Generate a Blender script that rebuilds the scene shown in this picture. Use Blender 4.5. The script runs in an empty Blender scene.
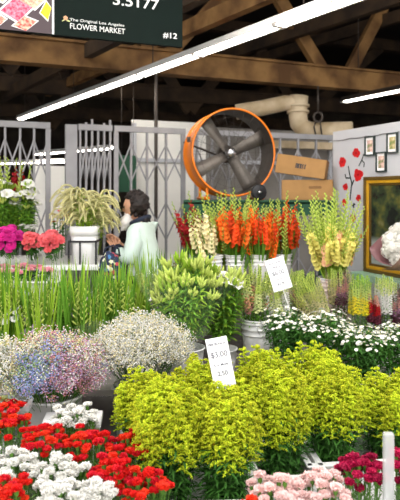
import bpy, bmesh, math, random
from mathutils import Vector, Matrix, noise
sc = bpy.context.scene
COL = sc.collection
F, YH, H = 580.0, 192.0, 1.6
R = math.radians
PI = math.pi
random.seed(7)

def P(px, py, d):
    return Vector(((px - 200) / F * d, d, H - (py - YH) / F * d))

# ---------------------------------------------------------------- materials
def lin(c):
    return c / 12.92 if c <= .04045 else ((c + .055) / 1.055) ** 2.4
def hexc(h):
    h = h.lstrip('#')
    return tuple(lin(int(h[i:i + 2], 16) / 255) for i in (0, 2, 4)) + (1,)

def nt(name):
    m = bpy.data.materials.new(name); m.use_nodes = True
    t = m.node_tree; t.nodes.clear()
    o = t.nodes.new('ShaderNodeOutputMaterial')
    return m, t, o

def mat(name, col, rough=.6, metal=0, var=.0, scale=8, col2=None, bump=0, spec=.4, emit=None, es=0):
    """principled with a noise variation of the colour"""
    m, t, o = nt(name)
    p = t.nodes.new('ShaderNodeBsdfPrincipled')
    p.inputs['Roughness'].default_value = rough
    p.inputs['Metallic'].default_value = metal
    p.inputs['Specular IOR Level'].default_value = spec
    c = hexc(col)
    p.inputs['Base Color'].default_value = c
    if var or col2 or bump:
        tc = t.nodes.new('ShaderNodeTexCoord')
        n = t.nodes.new('ShaderNodeTexNoise'); n.inputs['Scale'].default_value = scale; n.inputs['Detail'].default_value = 5
        t.links.new(tc.outputs['Object'], n.inputs['Vector'])
        r = t.nodes.new('ShaderNodeValToRGB')
        if col2:
            c2 = hexc(col2); c1 = c
        else:
            c1 = tuple(x * (1 - var) for x in c[:3]) + (1,); c2 = tuple(min(1, x * (1 + var)) for x in c[:3]) + (1,)
        r.color_ramp.elements[0].position = .35; r.color_ramp.elements[1].position = .65
        r.color_ramp.elements[0].color = c1; r.color_ramp.elements[1].color = c2
        t.links.new(n.outputs['Fac'], r.inputs['Fac'])
        t.links.new(r.outputs['Color'], p.inputs['Base Color'])
        if bump:
            b = t.nodes.new('ShaderNodeBump'); b.inputs['Strength'].default_value = bump; b.inputs['Distance'].default_value = .02
            t.links.new(n.outputs['Fac'], b.inputs['Height']); t.links.new(b.outputs['Normal'], p.inputs['Normal'])
    if emit:
        p.inputs['Emission Color'].default_value = hexc(emit); p.inputs['Emission Strength'].default_value = es
    t.links.new(p.outputs[0], o.inputs[0])
    return m

def petal(name, col, var=.18, trans=.3, rough=.6, hue=.0, scale=30):
    """petals and leaves: diffuse with light coming through, each copy a little different"""
    m, t, o = nt(name)
    c = hexc(col)
    info = t.nodes.new('ShaderNodeObjectInfo')
    tc = t.nodes.new('ShaderNodeTexCoord')
    n = t.nodes.new('ShaderNodeTexNoise'); n.inputs['Scale'].default_value = scale; n.inputs['Detail'].default_value = 2
    t.links.new(tc.outputs['Object'], n.inputs['Vector'])
    ad = t.nodes.new('ShaderNodeMath'); ad.operation = 'ADD'
    t.links.new(info.outputs['Random'], ad.inputs[0]); t.links.new(n.outputs['Fac'], ad.inputs[1])
    mr = t.nodes.new('ShaderNodeMapRange')
    mr.inputs['From Min'].default_value = .3; mr.inputs['From Max'].default_value = 1.7
    mr.inputs['To Min'].default_value = 1 - var * 1.5; mr.inputs['To Max'].default_value = 1 + var
    t.links.new(ad.outputs[0], mr.inputs['Value'])
    hs = t.nodes.new('ShaderNodeHueSaturation'); hs.inputs['Color'].default_value = c
    t.links.new(mr.outputs[0], hs.inputs['Value'])
    if hue:
        h = t.nodes.new('ShaderNodeMapRange'); h.inputs['To Min'].default_value = .5 - hue; h.inputs['To Max'].default_value = .5 + hue
        t.links.new(info.outputs['Random'], h.inputs['Value']); t.links.new(h.outputs[0], hs.inputs['Hue'])
    p = t.nodes.new('ShaderNodeBsdfPrincipled'); p.inputs['Roughness'].default_value = rough
    p.inputs['Specular IOR Level'].default_value = .3
    tr = t.nodes.new('ShaderNodeBsdfTranslucent'); mx = t.nodes.new('ShaderNodeMixShader'); mx.inputs[0].default_value = trans
    t.links.new(hs.outputs[0], p.inputs['Base Color']); t.links.new(hs.outputs[0], tr.inputs['Color'])
    t.links.new(p.outputs[0], mx.inputs[1]); t.links.new(tr.outputs[0], mx.inputs[2]); t.links.new(mx.outputs[0], o.inputs[0])
    return m

def clear(name, tint='#ffffff', haze=.02, gloss=.1):
    """thin clear film: mostly see-through, some gloss and a little haze"""
    m, t, o = nt(name)
    tp = t.nodes.new('ShaderNodeBsdfTransparent'); tp.inputs[0].default_value = hexc(tint)
    gl = t.nodes.new('ShaderNodeBsdfGlossy'); gl.inputs['Roughness'].default_value = .12
    df = t.nodes.new('ShaderNodeBsdfDiffuse'); df.inputs[0].default_value = hexc(tint)
    lw = t.nodes.new('ShaderNodeLayerWeight'); lw.inputs['Blend'].default_value = .35
    mu = t.nodes.new('ShaderNodeMath'); mu.operation = 'MULTIPLY'; mu.inputs[1].default_value = gloss
    t.links.new(lw.outputs['Fresnel'], mu.inputs[0])
    a = t.nodes.new('ShaderNodeMixShader'); a.inputs[0].default_value = haze
    t.links.new(tp.outputs[0], a.inputs[1]); t.links.new(df.outputs[0], a.inputs[2])
    b = t.nodes.new('ShaderNodeMixShader')
    t.links.new(mu.outputs[0], b.inputs[0]); t.links.new(a.outputs[0], b.inputs[1]); t.links.new(gl.outputs[0], b.inputs[2])
    t.links.new(b.outputs[0], o.inputs[0])
    return m

M = {}
def defm():
    M['white_plastic'] = mat('white_plastic', '#e6e4e2', .45, var=.05, scale=5)
    M['grey_plastic'] = mat('grey_plastic', '#c9c8c6', .5, var=.06)
    M['carton'] = mat('white_carton', '#dcdad6', .7, var=.05, scale=4)
    M['floor'] = mat('concrete', '#6d6762', .8, var=.2, scale=3, bump=.1)
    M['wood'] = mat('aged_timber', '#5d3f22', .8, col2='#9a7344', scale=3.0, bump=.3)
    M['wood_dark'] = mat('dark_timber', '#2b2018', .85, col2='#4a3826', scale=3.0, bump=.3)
    M['roof'] = mat('roof_boards', '#1b1613', .9, col2='#2d241d', scale=2)
    M['steel'] = mat('grey_gate_steel', '#969496', .5, .1, var=.06)
    M['steel_dark'] = mat('dark_steel', '#4c443e', .5, .4, var=.1)
    M['wall_white'] = mat('white_partition_paint', '#eeebe4', .7, var=.05, scale=2)
    M['wall_taupe'] = mat('taupe_boarding', '#7f7a74', .8, var=.15, scale=3)
    M['wall_grey'] = mat('grey_panel_paint', '#bcbdc2', .65, var=.04, scale=2)
    M['wall_dark'] = mat('brown_boards', '#4d4339', .85, col2='#332c26', scale=2)
    M['green_paint'] = mat('green_enamel', '#144a30', .45, var=.1)
    M['sign_green'] = mat('sign_green', '#051510', .7, var=.08, spec=.15)
    M['ink_white'] = mat('white_lettering', '#f2f2ee', .5)
    M['ink_black'] = mat('black_ink', '#33333a', .6)
    M['ink_grey'] = mat('faded_ink', '#55555f', .6)
    M['paper'] = mat('white_card', '#f3f1f2', .6)
    M['orange'] = mat('orange_enamel', '#e67a14', .38, var=.06)
    M['blade'] = mat('dull_aluminium', '#6f6861', .5, .3, var=.12)
    M['black'] = mat('black_rubber', '#17171a', .5, var=.1)
    M['fan_in'] = mat('fan_inner_steel', '#5a463a', .5, .3, var=.1)
    M['chrome'] = mat('bright_metal', '#c2c2c4', .25, .9)
    M['kraft'] = mat('brown_cardboard', '#a37a49', .75, var=.08)
    M['kraft_in'] = mat('cardboard_inside', '#7d5a36', .8, var=.08)
    M['pipe'] = mat('cream_pipe', '#d6c3a4', .6, col2='#b09a78', scale=4)
    M['red_decal'] = mat('red_decal', '#d81f24', .5, var=.1)
    M['twig_decal'] = mat('dark_decal', '#2a3533', .5)
    M['gold'] = mat('gold_frame', '#d9a42a', .35, .3, var=.1)
    M['gold_dark'] = mat('dark_gold_frame', '#6b5426', .4, .4, var=.15)
    M['green_ledge'] = mat('pale_green_ledge', '#8fb59a', .6, var=.06)
    M['wrap_brown'] = mat('brown_wrap_paper', '#8c6f60', .6, var=.12)
    M['wrap_plum'] = mat('plum_wrap_paper', '#6f4a4c', .55, var=.12)
    M['tube'] = mat('lit_tube', '#ffffff', .4, emit='#fff6ea', es=16)
    M['stem'] = petal('green_stem', '#5d8a35', .2, .1)
    M['stem_dark'] = petal('dark_green_stem', '#30511f', .2, .1)
    M['leaf'] = petal('leaf_green', '#6fa032', .25, .3)
    M['leaf_dark'] = petal('leaf_dark_green', '#44752d', .25, .28)
    M['leaf_lime'] = petal('leaf_lime', '#a3c63c', .22, .35)
    M['gold_floret'] = petal('goldenrod_floret', '#dbe230', .16, .36, hue=.01)
    M['gold_green'] = petal('goldenrod_green', '#a6c01c', .2, .3)
    M['bud_lime'] = petal('bud_lime', '#cfdd70', .15, .35)
    M['bud_pale'] = petal('bud_pale', '#dfe3a0', .12, .25)
    M['white'] = petal('white_petal', '#eceae3', .06, .25)
    M['cream'] = petal('cream_petal', '#f3e6b4', .1, .25)
    M['yellow'] = petal('yellow_petal', '#f0df2a', .12, .25)
    M['pale_yellow'] = petal('pale_yellow_petal', '#f4e982', .1, .3)
    M['peach'] = petal('peach_petal', '#f4bd93', .12, .3)
    M['pink'] = petal('pale_pink_petal', '#f6d4cf', .08, .3)
    M['rose'] = petal('rose_pink_petal', '#e9a2b0', .12, .3)
    M['coral'] = petal('coral_petal', '#f0757a', .15, .3)
    M['magenta'] = petal('magenta_petal', '#dc2f97', .2, .3)
    M['crimson'] = petal('crimson_petal', '#b8124a', .25, .3)
    M['red'] = petal('red_petal', '#e8241a', .14, .35, hue=.007)
    M['dark_red'] = petal('dark_red_petal', '#a5141c', .25, .25)
    M['orange_petal'] = petal('orange_petal', '#f9781e', .18, .3)
    M['orange_red'] = petal('orange_red_petal', '#ee5216', .2, .3)
    M['lilac'] = petal('lilac_petal', '#c9a9cb', .12, .25)
    M['blue'] = petal('blue_petal', '#9fadd9', .15, .25)
    M['plum'] = petal('plum_petal', '#a06e88', .2, .25)
    M['tint_green'] = petal('tinted_green_petal', '#a8c08a', .15, .25)
    M['tint_yellow'] = petal('tinted_yellow_petal', '#e4dca0', .12, .25)
    M['straw'] = petal('straw_plume', '#e3dc9f', .15, .3)
    M['dusty'] = petal('dusty_pink_petal', '#c98e84', .18, .25)
    M['burgundy'] = petal('burgundy_leaf', '#5b2430', .25, .2)
    M['film'] = clear('cellophane')
    M['film_pink'] = clear('pink_tint_cellophane', '#fdf2ee', .05)
    M['film_thick'] = clear('frosted_plastic', '#f2f2f2', .3, .5)
    M['acrylic'] = clear('acrylic', '#f4f4f4', .33, .4)
    M['skin'] = mat('skin', '#d6a183', .5, var=.05)
    M['hair'] = mat('dark_hair', '#120d0b', .6, col2='#2a1d17', scale=30, bump=.6)
    M['coat'] = mat('pale_mint_cloth', '#c6d6cc', .85, var=.05, scale=9, bump=.25)
    M['navy'] = mat('navy_cloth', '#1d2333', .85, var=.1)
    M['mask'] = mat('white_cloth', '#eee7e2', .8, var=.03)
    M['dark_cloth'] = mat('charcoal_cloth', '#22252e', .85, var=.1)
    M['eye'] = mat('eye_dark', '#20150f', .2)
    M['lip'] = mat('lip', '#a85a50', .5)
    M['bench'] = mat('grey_bench_board', '#8d8780', .75, var=.1)
    M['far_lamp'] = mat('far_lamp_tube', '#ffffff', .4, emit='#fff4e4', es=6)
defm()

# ---------------------------------------------------------------- mesh builder
class MB:
    def __init__(s):
        s.v = []; s.f = []; s.m = []; s.T = None
    def add(s, vs, fs, m=0):
        b = len(s.v)
        s.v.extend(Vector(v) for v in vs)
        for f in fs:
            s.f.append(tuple(b + i for i in f)); s.m.append(m)
    def box(s, c, size, m=0, rot=None):
        c = Vector(c); x, y, z = (k / 2 for k in size)
        vs = [Vector((a, b, d)) for a in (-x, x) for b in (-y, y) for d in (-z, z)]
        if rot is not None: vs = [rot @ v for v in vs]
        s.add([v + c for v in vs], [(0, 1, 3, 2), (4, 6, 7, 5), (0, 4, 5, 1), (2, 3, 7, 6), (0, 2, 6, 4), (1, 5, 7, 3)], m)
    def bar(s, a, b, w, h, m=0, up=Vector((0, 0, 1))):
        a = Vector(a); b = Vector(b); d = (b - a)
        L = d.length; d.normalize()
        if abs(d.dot(up)) > .99: up = Vector((0, 1, 0))
        x = d.cross(up).normalized(); z = x.cross(d).normalized()
        rot = Matrix((x, d, z)).transposed()
        s.box((a + b) / 2, (w, L, h), m, rot)
    def tube(s, pts, r, n=6, m=0, cap=True):
        pts = [Vector(p) for p in pts]
        if not isinstance(r, (list, tuple)): r = [r] * len(pts)
        vs = []; fs = []
        d0 = (pts[1] - pts[0]).normalized()
        x = d0.orthogonal().normalized()
        for i, p in enumerate(pts):
            d = (pts[min(i + 1, len(pts) - 1)] - pts[max(i - 1, 0)]).normalized()
            x = (x - d * x.dot(d))
            x = x.normalized() if x.length > 1e-6 else d.orthogonal().normalized()
            y = d.cross(x)
            for k in range(n):
                a = 2 * PI * k / n
                vs.append(p + (x * math.cos(a) + y * math.sin(a)) * r[i])
        for i in range(len(pts) - 1):
            for k in range(n):
                k2 = (k + 1) % n
                fs.append((i * n + k, i * n + k2, (i + 1) * n + k2, (i + 1) * n + k))
        if cap:
            fs.append(tuple(range(n))[::-1]); fs.append(tuple((len(pts) - 1) * n + k for k in range(n)))
        s.add(vs, fs, m)
    def lathe(s, prof, n=24, m=0, c=(0, 0, 0), sx=1, sy=1):
        c = Vector(c); vs = []; fs = []
        for r, z in prof:
            for k in range(n):
                a = 2 * PI * k / n
                vs.append(c + Vector((r * math.cos(a) * sx, r * math.sin(a) * sy, z)))
        for i in range(len(prof) - 1):
            for k in range(n):
                k2 = (k + 1) % n
                fs.append((i * n + k, i * n + k2, (i + 1) * n + k2, (i + 1) * n + k))
        s.add(vs, fs, m)
    def ball(s, c, r, m=0, n=6, k=4, scale=(1, 1, 1)):
        c = Vector(c); vs = [c + Vector((0, 0, -r * scale[2]))]; fs = []
        for i in range(1, k):
            t = -PI / 2 + PI * i / k
            for j in range(n):
                a = 2 * PI * j / n
                vs.append(c + Vector((math.cos(a) * math.cos(t) * r * scale[0], math.sin(a) * math.cos(t) * r * scale[1], math.sin(t) * r * scale[2])))
        vs.append(c + Vector((0, 0, r * scale[2])))
        for j in range(n):
            fs.append((0, 1 + (j + 1) % n, 1 + j))
            fs.append((len(vs) - 1, 1 + (k - 2) * n + j, 1 + (k - 2) * n + (j + 1) % n))
        for i in range(k - 2):
            for j in range(n):
                j2 = (j + 1) % n
                fs.append((1 + i * n + j, 1 + i * n + j2, 1 + (i + 1) * n + j2, 1 + (i + 1) * n + j))
        s.add(vs, fs, m)
    def spindle(s, a, b, r, m=0, n=5, prof=(.35, .85, 1, .75, .12)):
        a = Vector(a); b = Vector(b)
        k = len(prof)
        s.tube([a.lerp(b, i / (k - 1)) for i in range(k)], [r * q for q in prof], n, m)
    def octa(s, c, r, m=0, flat=1):
        c = Vector(c)
        s.add([c + Vector(v) * r for v in ((1, 0, 0), (-1, 0, 0), (0, 1, 0), (0, -1, 0), (0, 0, flat), (0, 0, -flat))],
              [(0, 2, 4), (2, 1, 4), (1, 3, 4), (3, 0, 4), (2, 0, 5), (1, 2, 5), (3, 1, 5), (0, 3, 5)], m)
    def blade(s, base, d, L, w, m=0, droop=.3, n=5, fold=.25, side=None):
        """a pointed leaf or petal along d that bends over by droop"""
        base = Vector(base); d = Vector(d).normalized()
        if side is None:
            side = d.cross(Vector((0, 0, 1)))
            if side.length < 1e-3: side = Vector((1, 0, 0))
        side = Vector(side).normalized()
        p = base.copy(); vs = []; fs = []
        cur = d.copy()
        for i in range(n + 1):
            t = i / n
            ww = w * .5 * (math.sin(PI * min(1, .12 + t * .88)) ** .7 if i < n else .02)
            up = side.cross(cur).normalized()
            vs += [p - side * ww + up * ww * fold, p.copy(), p + side * ww + up * ww * fold]
            cur = (cur + Vector((0, 0, -droop / n))).normalized()
            p = p + cur * (L / n)
        for i in range(n):
            a = i * 3
            fs += [(a, a + 1, a + 4, a + 3), (a + 1, a + 2, a + 5, a + 4)]
        s.add(vs, fs, m)
    def mesh(s, name, mats, smooth=True):
        me = bpy.data.meshes.new(name)
        me.from_pydata([tuple(v) for v in s.v], [], s.f)
        for m in mats: me.materials.append(M[m] if isinstance(m, str) else m)
        me.polygons.foreach_set('material_index', s.m)
        if smooth: me.polygons.foreach_set('use_smooth', [True] * len(s.f))
        me.update()
        return me
    def pair(s, name, mats, sub, first):
        """the stem mesh and, as a sub-part, the flower mesh made of materials from index first on"""
        out = []
        for nm, keep in ((name, lambda i: i < first), (sub, lambda i: i >= first)):
            q = MB(); used = {}
            for f, mi in zip(s.f, s.m):
                if keep(mi):
                    q.f.append(tuple(used.setdefault(i, len(used)) for i in f)); q.m.append(mi)
            q.v = [s.v[i] for i in used]
            out.append(q.mesh(nm, mats))
        return (out[0], sub, out[1])
    def build(s, name, mats, parent=None, smooth=True, loc=None, **k):
        if not isinstance(mats, (list, tuple)): mats = [mats]
        return ob(name, s.mesh(name, mats, smooth), parent, loc=loc, **k)

def ob(name, me, parent=None, loc=None, mtx=None, label=None, cat=None, group=None, kind=None):
    o = bpy.data.objects.new(name, me); COL.objects.link(o)
    if parent is not None: o.parent = parent
    if mtx is not None: o.matrix_local = mtx
    elif loc is not None: o.location = loc
    tag(o, label, cat, group, kind)
    return o
def tag(o, label=None, cat=None, group=None, kind=None):
    if label: o['label'] = label
    if cat: o['category'] = cat
    if group: o['group'] = group
    if kind: o['kind'] = kind
    return o
def thing(name, label, cat, loc=(0, 0, 0), rz=0, group=None):
    o = bpy.data.objects.new(name, None); COL.objects.link(o)
    o.empty_display_size = .1
    o.location = loc; o.rotation_euler = (0, 0, rz)
    return tag(o, label, cat, group)
def struct(name, mb, mats, smooth=False):
    return mb.build(name, mats, smooth=smooth, kind='structure')
def bevel(o, w=.004, n=2):
    m = o.modifiers.new('bevel', 'BEVEL'); m.width = w; m.segments = n; m.limit_method = 'ANGLE'
    return o
rnd = random.uniform
def rdir(rng, up=0):
    while True:
        v = Vector((rng.uniform(-1, 1), rng.uniform(-1, 1), rng.uniform(-1, 1)))
        if .05 < v.length < 1:
            v.normalize(); v.z += up
            return v.normalized()

# ================================================================ SETTING
A = R(22.5)
U = Vector((math.cos(A), math.sin(A), 0)); V = Vector((-math.sin(A), math.cos(A), 0))
LD = Vector((math.sin(R(-33)), math.cos(R(-33)), 0))      # run of the lamps and purlins
mb = MB(); mb.box((0, 6, -.05), (26, 28, .1)); struct('floor', mb, ['floor'])
mb = MB(); mb.box((0, 11.8, 5.15), (26, 16.4, .1)); struct('ceiling', mb, ['roof'])
mb = MB(); mb.box((0, 20, 2.5), (26, .1, 5.2)); struct('wall_back', mb, ['wall_dark'])
mb = MB(); mb.box((-9, 11.2, 2.5), (.1, 17.4, 5.2)); struct('wall_left', mb, ['wall_dark'])
mb = MB(); mb.box((9, 11.2, 2.5), (.1, 17.4, 5.2)); struct('wall_right', mb, ['wall_dark'])

def along(px, d0x, d0, dirv):
    """point on the plan line through (pixel d0x at depth d0) along dirv that is seen at pixel column px"""
    p0 = Vector(((d0x - 200) / F * d0, d0, 0)); k = (px - 200) / F
    # p0.x + s*dx = k*(p0.y + s*dy)
    s = (k * p0.y - p0.x) / (dirv.x - k * dirv.y)
    return p0 + dirv * s

# timber trusses -------------------------------------------------
def truss(n, d0, zb, hb, webs, m='wood', top=4.75):
    mb = MB()
    a = along(-160, 0, d0, U); b = along(520, 0, d0, U)
    up = Vector((0, 0, 1))
    mb.bar(a + up * (zb + hb / 2), b + up * (zb + hb / 2), .2, hb, 0)
    mb.bar(a + up * (zb + hb + .012), b + up * (zb + hb + .012), .27, .03, 0)
    mb.bar(a + up * top, b + up * top, .2, .22, 0)
    for p0, z0, p1, z1, w in webs:
        q0 = along(p0, 0, d0, U) + up * z0; q1 = along(p1, 0, d0, U) + up * z1
        mb.bar(q0, q1, .1, w, 0)
    return struct('trim_%d' % n, mb, [m])
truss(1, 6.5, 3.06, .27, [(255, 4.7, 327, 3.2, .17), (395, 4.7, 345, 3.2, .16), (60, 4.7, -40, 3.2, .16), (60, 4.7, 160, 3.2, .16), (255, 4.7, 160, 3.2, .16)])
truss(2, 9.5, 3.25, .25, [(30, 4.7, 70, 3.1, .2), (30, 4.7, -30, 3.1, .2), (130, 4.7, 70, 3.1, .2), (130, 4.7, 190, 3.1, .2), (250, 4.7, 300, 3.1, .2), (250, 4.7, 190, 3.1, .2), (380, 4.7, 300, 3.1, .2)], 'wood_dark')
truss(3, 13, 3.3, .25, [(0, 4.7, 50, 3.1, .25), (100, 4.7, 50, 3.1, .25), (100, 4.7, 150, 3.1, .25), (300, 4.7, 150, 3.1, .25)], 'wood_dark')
k = 4
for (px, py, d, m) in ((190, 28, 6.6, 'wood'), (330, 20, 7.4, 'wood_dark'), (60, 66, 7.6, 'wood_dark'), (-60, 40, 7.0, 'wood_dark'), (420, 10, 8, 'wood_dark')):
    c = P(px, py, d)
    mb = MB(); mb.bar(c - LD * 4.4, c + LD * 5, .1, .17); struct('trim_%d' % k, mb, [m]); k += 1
# knee braces hanging below the first truss, seen dark against the roof
mb = MB()
mb.bar(along(8, 0, 7.3, U) + Vector((0, 0, 3.1)), along(36, 0, 7.3, U) + Vector((0, 0, 3.6)), .08, .12)
mb.bar(along(66, 0, 7.3, U) + Vector((0, 0, 3.1)), along(46, 0, 7.3, U) + Vector((0, 0, 3.6)), .08, .12)
struct('trim_%d' % k, mb, ['wood_dark']); k += 1
mb = MB(); c = along(156, 0, 6.35, U); mb.tube([c, c + Vector((0, 0, 3.1))], .022, 8); struct('trim_%d' % k, mb, ['steel_dark']); k += 1

# white rooms behind the gate -----------------------------------------
def wallseg(name, px0, px1, d0, z0, z1, m, th=.06):
    a = along(px0, 0, d0, U); b = along(px1, 0, d0, U)
    mb = MB(); mb.bar(a + Vector((0, 0, (z0 + z1) / 2)), b + Vector((0, 0, (z0 + z1) / 2)), th, z1 - z0)
    return struct(name, mb, [m])
wallseg('wall_partition', 132, 205, 7.0, 0, 2.55, 'wall_white')
wallseg('wall_boarding', 205, 420, 7.0, 0, 2.5, 'wall_taupe')
wallseg('wall_doorway', 34, 66, 6.9, 0, 1.92, 'wall_white')
mb = MB()
for px in (134, 196, 262, 330):
    c = along(px, 0, 6.96, U); mb.box(c + Vector((0, 0, 1.25)), (.05, .05, 2.5), 0, Matrix.Rotation(A, 3, 'Z'))
a = along(132, 0, 6.95, U); b = along(420, 0, 6.95, U)
mb.bar(a + Vector((0, 0, 2.02)), b + Vector((0, 0, 2.02)), .04, .05)
struct('trim_%d' % k, mb, ['wall_grey']); k += 1
o = MB(); a = along(119, 0, 6.72, U); b = along(136, 0, 6.72, U)
o.bar(a + Vector((0, 0, 1.83)), b + Vector((0, 0, 1.83)), .03, .46)
gb = o.build('notice_board', 'green_paint', smooth=False, label='dark green board hanging behind the folding gate above the woman', cat='board')
o = MB()
for q in (a.lerp(b, .15), a.lerp(b, .85)):
    o.tube([q + Vector((0, 0, 2.05)), q + Vector((0, 0, 3.0))], .004, 4)
o.build('hanger', 'steel_dark', gb)

# folding gates ----------------------------------------------------
G0 = 5.6; GT = 2.29
def gate(label, pxs, x_bays, thick=(), ext=0):
    c0 = along(pxs[0], 0, G0, U)
    t = thing('folding_gate', label, 'gate', c0, 0)
    loc = lambda px, z, off=0: along(px, 0, G0, U) - c0 + Vector((0, 0, z)) + V * off
    RZ = Matrix.Rotation(A, 3, 'Z')
    mb = MB(); mb.bar(loc(pxs[0] - 2, GT - .03), loc(pxs[-1] + 2, GT - .03), .05, .06); mb.build('top_rail', 'steel', t, False)
    mb = MB(); mb.bar(loc(pxs[0] - 2, .08), loc(pxs[-1] + 2, .08), .04, .05); mb.build('bottom_rail', 'steel', t, False)
    for i, px in enumerate(pxs):
        w = .048 if i in thick else .02
        mb = MB(); mb.box(loc(px, GT / 2 + ext * (i % 3 + 1) / 2), (w, .03, GT - .1 + ext * (i % 3 + 1)), 0, RZ); mb.build('upright', 'steel', t, False)
    if x_bays:
        for (z0, z1) in ((1.72, 2.12), (1.1, 1.5), (.45, .85)):
            for i in range(len(pxs) - 1):
                for s, (za, zb) in ((-.022, (z0, z1)), (.022, (z1, z0))):
                    mb = MB(); mb.bar(loc(pxs[i], za, s), loc(pxs[i + 1], zb, s), .006, .015); mb.build('cross_brace', 'steel', t, False)
    return t
gate('grey steel folding gate opened wide at far left behind the lily buckets', [-26, -10, 5, 20, 34, 48], True, (5,))
gate('collapsed grey folding gate bunched tight beside the wide grey post', [80, 86, 92, 98, 104, 110], True, ext=.035)
gate('grey steel folding gate opened wide directly behind the woman in pale jacket', [116, 131, 147, 166, 183], True, (0, 4))
gate('grey folding gate stretched behind the orange drum fan and cardboard boxes', [196, 212, 229, 246, 263, 280, 298, 316, 334], True)
c = along(71, 0, G0, U)
mb = MB(); mb.box((0, 0, 1.14), (.115, .06, 2.28), 0, Matrix.Rotation(A, 3, 'Z')); mb.build('gate_post', 'steel', smooth=False, loc=c, label='wide flat grey steel post beside the collapsed folding gate', cat='post')
c = along(62, 0, G0, U)

# grey partition panel with red blossom decals --------------------------
PB = along(333, 333, 5.8, -V); PD = -V                     # runs towards the camera and right
NP = Vector((-math.cos(A), -math.sin(A), 0))               # faces the camera side (left-front)
def panel_pt(px, py, off=0):
    k_ = (px - 200) / F
    b = PB
    s = (k_ * b.y - b.x) / (PD.x - k_ * PD.y)
    q = b + PD * s
    q.z = H - (py - YH) / F * q.y
    return q + NP * off, s
PANZ = 1.6 + 60 * 5.8 / 580
mb = MB(); e = PB + PD * 1.15
off = -NP * .03
mb.bar(PB + off + Vector((0, 0, PANZ / 2)), e + off + Vector((0, 0, PANZ / 2)), .06, PANZ)
struct('wall_panel', mb, ['wall_grey'])
PR = Matrix((PD, Vector((0, 0, 1)), NP)).transposed()
if PR.determinant() < 0: PR = Matrix((-PD, Vector((0, 0, 1)), NP)).transposed()
def on_panel(px, py, off=.003):
    q, s = panel_pt(px, py, off)
    return Matrix.Translation(q) @ PR.to_4x4()
def decal_flower(px, py, r, seed, label):
    rg = random.Random(seed); mb = MB(); r *= 1.25
    for i in range(6):
        a = 2 * PI * i / 6 + rg.uniform(-.2, .2); rr = r * rg.uniform(.8, 1.1)
        c = Vector((math.cos(a) * rr * .55, math.sin(a) * rr * .55, 0))
        n = 9
        vs = [c + Vector((math.cos(2 * PI * j / n) * rr * .46, math.sin(2 * PI * j / n) * rr * .42, 0)) for j in range(n)]
        vs += [v + Vector((0, 0, .0015)) for v in vs]
        mb.add(vs, [tuple(range(n, 2 * n))] + [(j, (j + 1) % n, n + (j + 1) % n, n + j) for j in range(n)], 0)
    mb.lathe([(0, .003), (r * .16, .0025)], 8, 1)
    o = mb.build('wall_sticker', ['red_decal', 'dark_red'], None, False, label=label, cat='wall sticker', group='red blossom stickers on the grey panel')
    o.matrix_world = on_panel(px, py); return o
for i, (px, py, r, l) in enumerate([
    (342.5, 162, .047, 'large red blossom sticker at upper left of the grey panel'),
    (356.5, 153, .045, 'red blossom sticker highest on the grey panel, left of the picture trio'),
    (358.5, 175, .055, 'largest red blossom sticker beside the gold frame corner'),
    (345.7, 187, .033, 'small red blossom sticker left of the dark twig'),
    (359, 198, .032, 'small red blossom sticker right of the twig foot, next to the gold frame'),
    (344.8, 202.5, .03, 'small red blossom sticker below left of the twig foot'),
    (353, 218, .036, 'red blossom sticker just above the yellow gladiolus blooms'),
    (361, 236, .02, 'tiny red blossom sticker lowest beside the gold frame')]):
    decal_flower(px, py, r, i, l)
def decal_twig(pts, w, label):
    mb = MB()
    M0 = on_panel(*pts[0][0]); inv = M0.inverted()
    for seg in pts:
        q = [inv @ on_panel(*p).translation for p in seg]
        for a_, b_ in zip(q, q[1:]):
            mb.bar(a_, b_, w * 1.15, .002, 0, Vector((0, 0, 1)))
    o = mb.build('wall_sticker', 'twig_decal', None, False, label=label, cat='wall sticker'); o.matrix_world = M0
decal_twig([[(348.5, 166), (350, 175), (352, 183), (351, 192), (350.3, 200)], [(352, 186), (354, 180)], [(350, 178), (346, 178), (345.5, 174)]], .012, 'dark twig sticker rising through the middle of the red blossoms')
decal_twig([[(359, 166), (362, 160), (364, 154)], [(362, 160), (364.5, 163), (364, 167)]], .009, 'short dark twig sticker under the leftmost small picture')
decal_twig([[(354, 203), (354, 208)], [(352.5, 206), (355.5, 204)]], .012, 'small dark leaf sticker below the twig foot')
# thin cord pinned along the top of the panel
mb = MB(); pts = [panel_pt(334 + 66 * i / 12, 140.5 - 9 * i / 12 + 1.2 * math.sin(i * PI / 1.5) ** 2, .006)[0] for i in range(13)]
mb.tube(pts, .003, 5); mb.build('hanging_cord', 'steel_dark', label='thin cord pinned across the top of the grey panel', cat='cord')

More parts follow.
